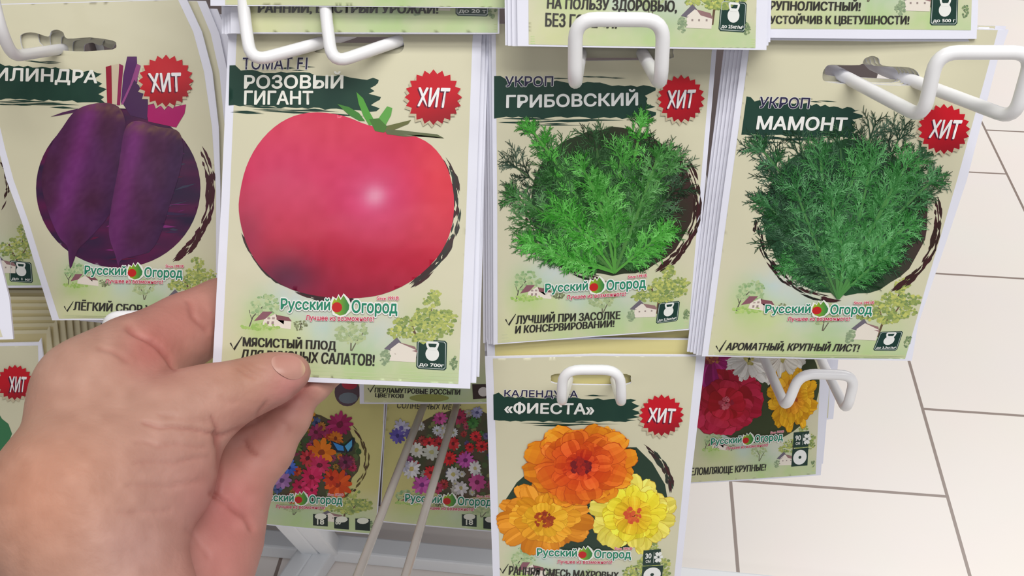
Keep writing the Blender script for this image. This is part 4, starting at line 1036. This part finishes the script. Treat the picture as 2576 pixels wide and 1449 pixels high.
H = .0013
lo = np.array([-.205, .0, .33]); hi = np.array([-.055, .165, .522])
hi[0] = -.05; hi[1] = .15; lo[1] = -.012
gx, gy, gz = [np.arange(lo[i], hi[i], H) for i in range(3)]
fld = np.empty((len(gx), len(gy), len(gz)), np.float32)
for i0 in range(0, len(gx), 24):
    X = np.stack(np.meshgrid(gx[i0:i0 + 24], gy, gz, indexing='ij'), -1); fld[i0:i0 + 24] = hand_sdf(X)
V, Q = surface_nets(fld, lo, H)
def vnormals(V, Q):
    n = np.cross(V[Q[:, 2]] - V[Q[:, 0]], V[Q[:, 3]] - V[Q[:, 1]]); N = np.zeros_like(V)
    for k in range(4): np.add.at(N, Q[:, k], n)
    return N / (np.linalg.norm(N, axis=1)[:, None] + 1e-12)
# laplacian smoothing
def relax(V, Q, it):
    for _ in range(it):
        Sm = np.zeros_like(V); ct = np.zeros(len(V))
        for k in range(4):
            a, b = Q[:, k], Q[:, (k + 1) % 4]
            np.add.at(Sm, a, V[b]); np.add.at(ct, a, 1); np.add.at(Sm, b, V[a]); np.add.at(ct, b, 1)
        V = V * .4 + .6 * Sm / ct[:, None]
    return V
V = relax(V, Q, 3)
N = vnormals(V, Q)
# skin creases: (polyline, width px, depth m) on the side that faces the viewer
def segdist(x, y, ln):
    d = np.full(len(x), 1e9)
    for (x0, y0), (x1, y1) in zip(ln[:-1], ln[1:]):
        dx, dy = x1 - x0, y1 - y0; t = np.clip(((x - x0) * dx + (y - y0) * dy) / (dx * dx + dy * dy), 0, 1)
        d = np.minimum(d, np.hypot(x - x0 - t * dx, y - y0 - t * dy))
    return d
CREASE = [([(318, 822), (360, 846), (400, 876), (428, 905), (440, 928)], 9, .0016), ([(470, 762), (490, 800), (515, 832)], 9, .0010), ([(250, 880), (280, 888), (320, 908)], 9, .0007),
          ([(362, 1060), (440, 1078), (500, 1084), (536, 1090), (544, 1076), (530, 1052)], 7, .0011), ([(345, 1112), (420, 1118), (520, 1128)], 8, .0006), ([(340, 1160), (430, 1166), (520, 1155)], 8, .0006), ([(300, 1285), (360, 1288), (430, 1284)], 9, .0005), ([(320, 1220), (420, 1226), (500, 1205)], 9, .0005),
          ([(640, 1050), (648, 1036), (668, 1020)], 7, .0009), ([(400, 1040), (470, 1052), (520, 1062)], 8, .0004),
          ([(600, 922), (618, 938), (640, 946)], 6, .0006), ([(610, 912), (632, 930), (655, 938)], 6, .0006), ([(622, 908), (645, 922), (664, 928)], 6, .0005),
          ([(528, 1240), (580, 1270), (618, 1302), (632, 1330)], 10, .0013), ([(616, 1113), (625, 1130), (640, 1145)], 8, .0012), ([(700, 1052), (716, 1066), (724, 1084)], 7, .0006), ([(470, 1330), (500, 1360), (520, 1400)], 10, .0006),
          ([(560, 1000), (572, 1010), (590, 1014)], 7, .0004),
          ([(545, 1092), (556, 1130), (552, 1185), (534, 1240)], 11, .0016), ([(772, 968), (700, 1022), (640, 1062), (552, 1096)], 8, .0011)]
px = V[:, 0] / V[:, 2] * F + IW / 2; py = V[:, 1] / V[:, 2] * F + IH / 2
face = np.clip(-(N * V).sum(1) / np.linalg.norm(V, axis=1) * 2, 0, 1)
D = np.zeros(len(V))
for ln, wd, dp in CREASE: D += dp * np.exp(-(segdist(px + 14 * (vnoise(px / 40, py / 40, 4) - .5), py + 14 * (vnoise(px / 40, py / 40, 6) - .5), ln) / (wd * .8)) ** 2)
D += .00018 * (vnoise(px / 14, py / 9, 2) - .5)
V = V - N * (D * face)[:, None]
# skin tint: tan on the back, pinker on palm side and fingers
SK = np.array((208, 166, 146.))
def sk(x, y):
    g = lambda cx, cy, r: np.exp(-((x - cx) ** 2 + (y - cy) ** 2) / r ** 2)
    c = np.tile(SK, (len(x), 1))
    for cx, cy, r, col, a in [(560, 1270, 120, (226, 142, 138), .9), (640, 1100, 110, (216, 150, 140), .7), (470, 800, 120, (208, 140, 128), .8), (380, 880, 70, (210, 128, 120), .7), (730, 980, 70, (222, 150, 146), .8), (560, 1430, 140, (224, 148, 142), .7),
                              (420, 1180, 130, (202, 158, 146), .6), (100, 1250, 190, (220, 156, 124), .6), (620, 940, 70, (196, 148, 122), .6), (350, 1380, 120, (198, 158, 150), .6)]:
        c = lerp(c, col, a * g(cx, cy, r))
    c = lerp(c, (170, 96, 88), .45 * np.clip(D / .0015, 0, 1) ** 1.5)  # creases reddened and darkened, their fold shade painted into the skin colour
    c = c * np.array((.89, .865, .87))
    return np.clip(c + (vnoise(x / 30, y / 30, 9)[:, None] - .5) * 12, 0, 255)
def to_world(V): return C0 + V[:, :1] * RT - V[:, 1:2] * UP + V[:, 2:3] * FW
m, n_, l_, b_ = principled('skin', 0.5, 0.25)
a_ = n_.new('ShaderNodeVertexColor'); a_.layer_name = 'Col'; l_.new(a_.outputs['Color'], b_.inputs['Base Color'])
b_.inputs['Subsurface Weight'].default_value = 0.12; b_.inputs['Subsurface Scale'].default_value = 0.004; b_.inputs['Subsurface Radius'].default_value = (1, .35, .2)
nt = n_.new('ShaderNodeTexNoise'); nt.inputs['Scale'].default_value = 420; tc_ = n_.new('ShaderNodeTexCoord'); l_.new(tc_.outputs['Object'], nt.inputs['Vector'])
bp_ = n_.new('ShaderNodeBump'); bp_.inputs['Strength'].default_value = .25; bp_.inputs['Distance'].default_value = .0008; l_.new(nt.outputs['Fac'], bp_.inputs['Height']); l_.new(bp_.outputs['Normal'], b_.inputs['Normal'])
Vw = to_world(V); org = to_world(np.array([[-.14, .10, .43]]))[0]
person = bpy.data.objects.new('person', None); COL.objects.link(person); person.location = org
tag(person, 'left hand of a person pinching the pink tomato packet between thumb and fingers', 'person')
cols = lin(sk(px, py))[Q.ravel()]
hand = mesh_obj('hand', Vw - org, Q, m, person, cols)
# thumbnail, lying on the thumb's skin
no = smooth_poly([(690, 897), (722, 893), (748, 899), (763, 914), (768, 932), (757, 950), (735, 955), (712, 946), (692, 930), (683, 912)], 4)
nv, ntr = region(no, (), 5.0)
rd = np.column_stack([(nv[:, 0] - IW / 2) / F, (nv[:, 1] - IH / 2) / F, np.ones(len(nv))]); dep = np.full(len(nv), .40)
for _ in range(60): dep += hand_sdf(rd * dep[:, None]) * .8
cx, cy = nv.mean(0); rr = np.hypot((nv[:, 0] - 727) / 44, (nv[:, 1] - 924) / 32)
dep2 = dep - .0009 * np.clip(1.15 - rr ** 2, -.2, 1)
NL = rd * dep2[:, None]
def ncol(x, y):
    t = ((x - 727) * .85 + (y - 924) * -.1) / 40
    c = lerp((186, 136, 122), (200, 150, 138), (t + 1) / 2); c = lerp(c, (214, 186, 150), np.clip((t - .62) * 4, 0, 1)); return lerp(c, (206, 164, 150), np.clip((-t - .6) * 3, 0, 1))
mn, nn_, ln_, bn_ = principled('nail', 0.36, 0.4)
an_ = nn_.new('ShaderNodeVertexColor'); an_.layer_name = 'Col'; ln_.new(an_.outputs['Color'], bn_.inputs['Base Color'])
mesh_obj('thumbnail', to_world(NL) - org, ntr, mn, hand, lin(ncol(nv[:, 0], nv[:, 1]))[ntr.ravel()])

# the sleeve starts at the wrist, just below the frame, and runs back to the wearer
sa = P(292, 1600, .396); sb = P(420, 3000, .33); sd = (sb - sa) / np.linalg.norm(sb - sa)
su = np.cross(sd, RT); su /= np.linalg.norm(su); sv = np.cross(sd, su); V, Q = [], []
prof = [(0, .029), (0, .0345), (.004, .036), (.02, .036), (.024, .0355), (.10, .041), (.22, .048), (.24, .044)]
for t, r in prof:
    for k in range(32): V.append(sa + sd * t + r * (su * math.cos(k * math.pi / 16) + sv * math.sin(k * math.pi / 16)) - org)
for i in range(len(prof) - 1):
    for k in range(32): Q.append((i * 32 + k, i * 32 + (k + 1) % 32, (i + 1) * 32 + (k + 1) % 32, (i + 1) * 32 + k))
Q.append(tuple(range((len(prof) - 1) * 32, len(prof) * 32)))
mesh_obj('sleeve', V, Q, solid('grey_green_knit', (74, 80, 74), 0.9, 0.2, 0.15, 300), person)
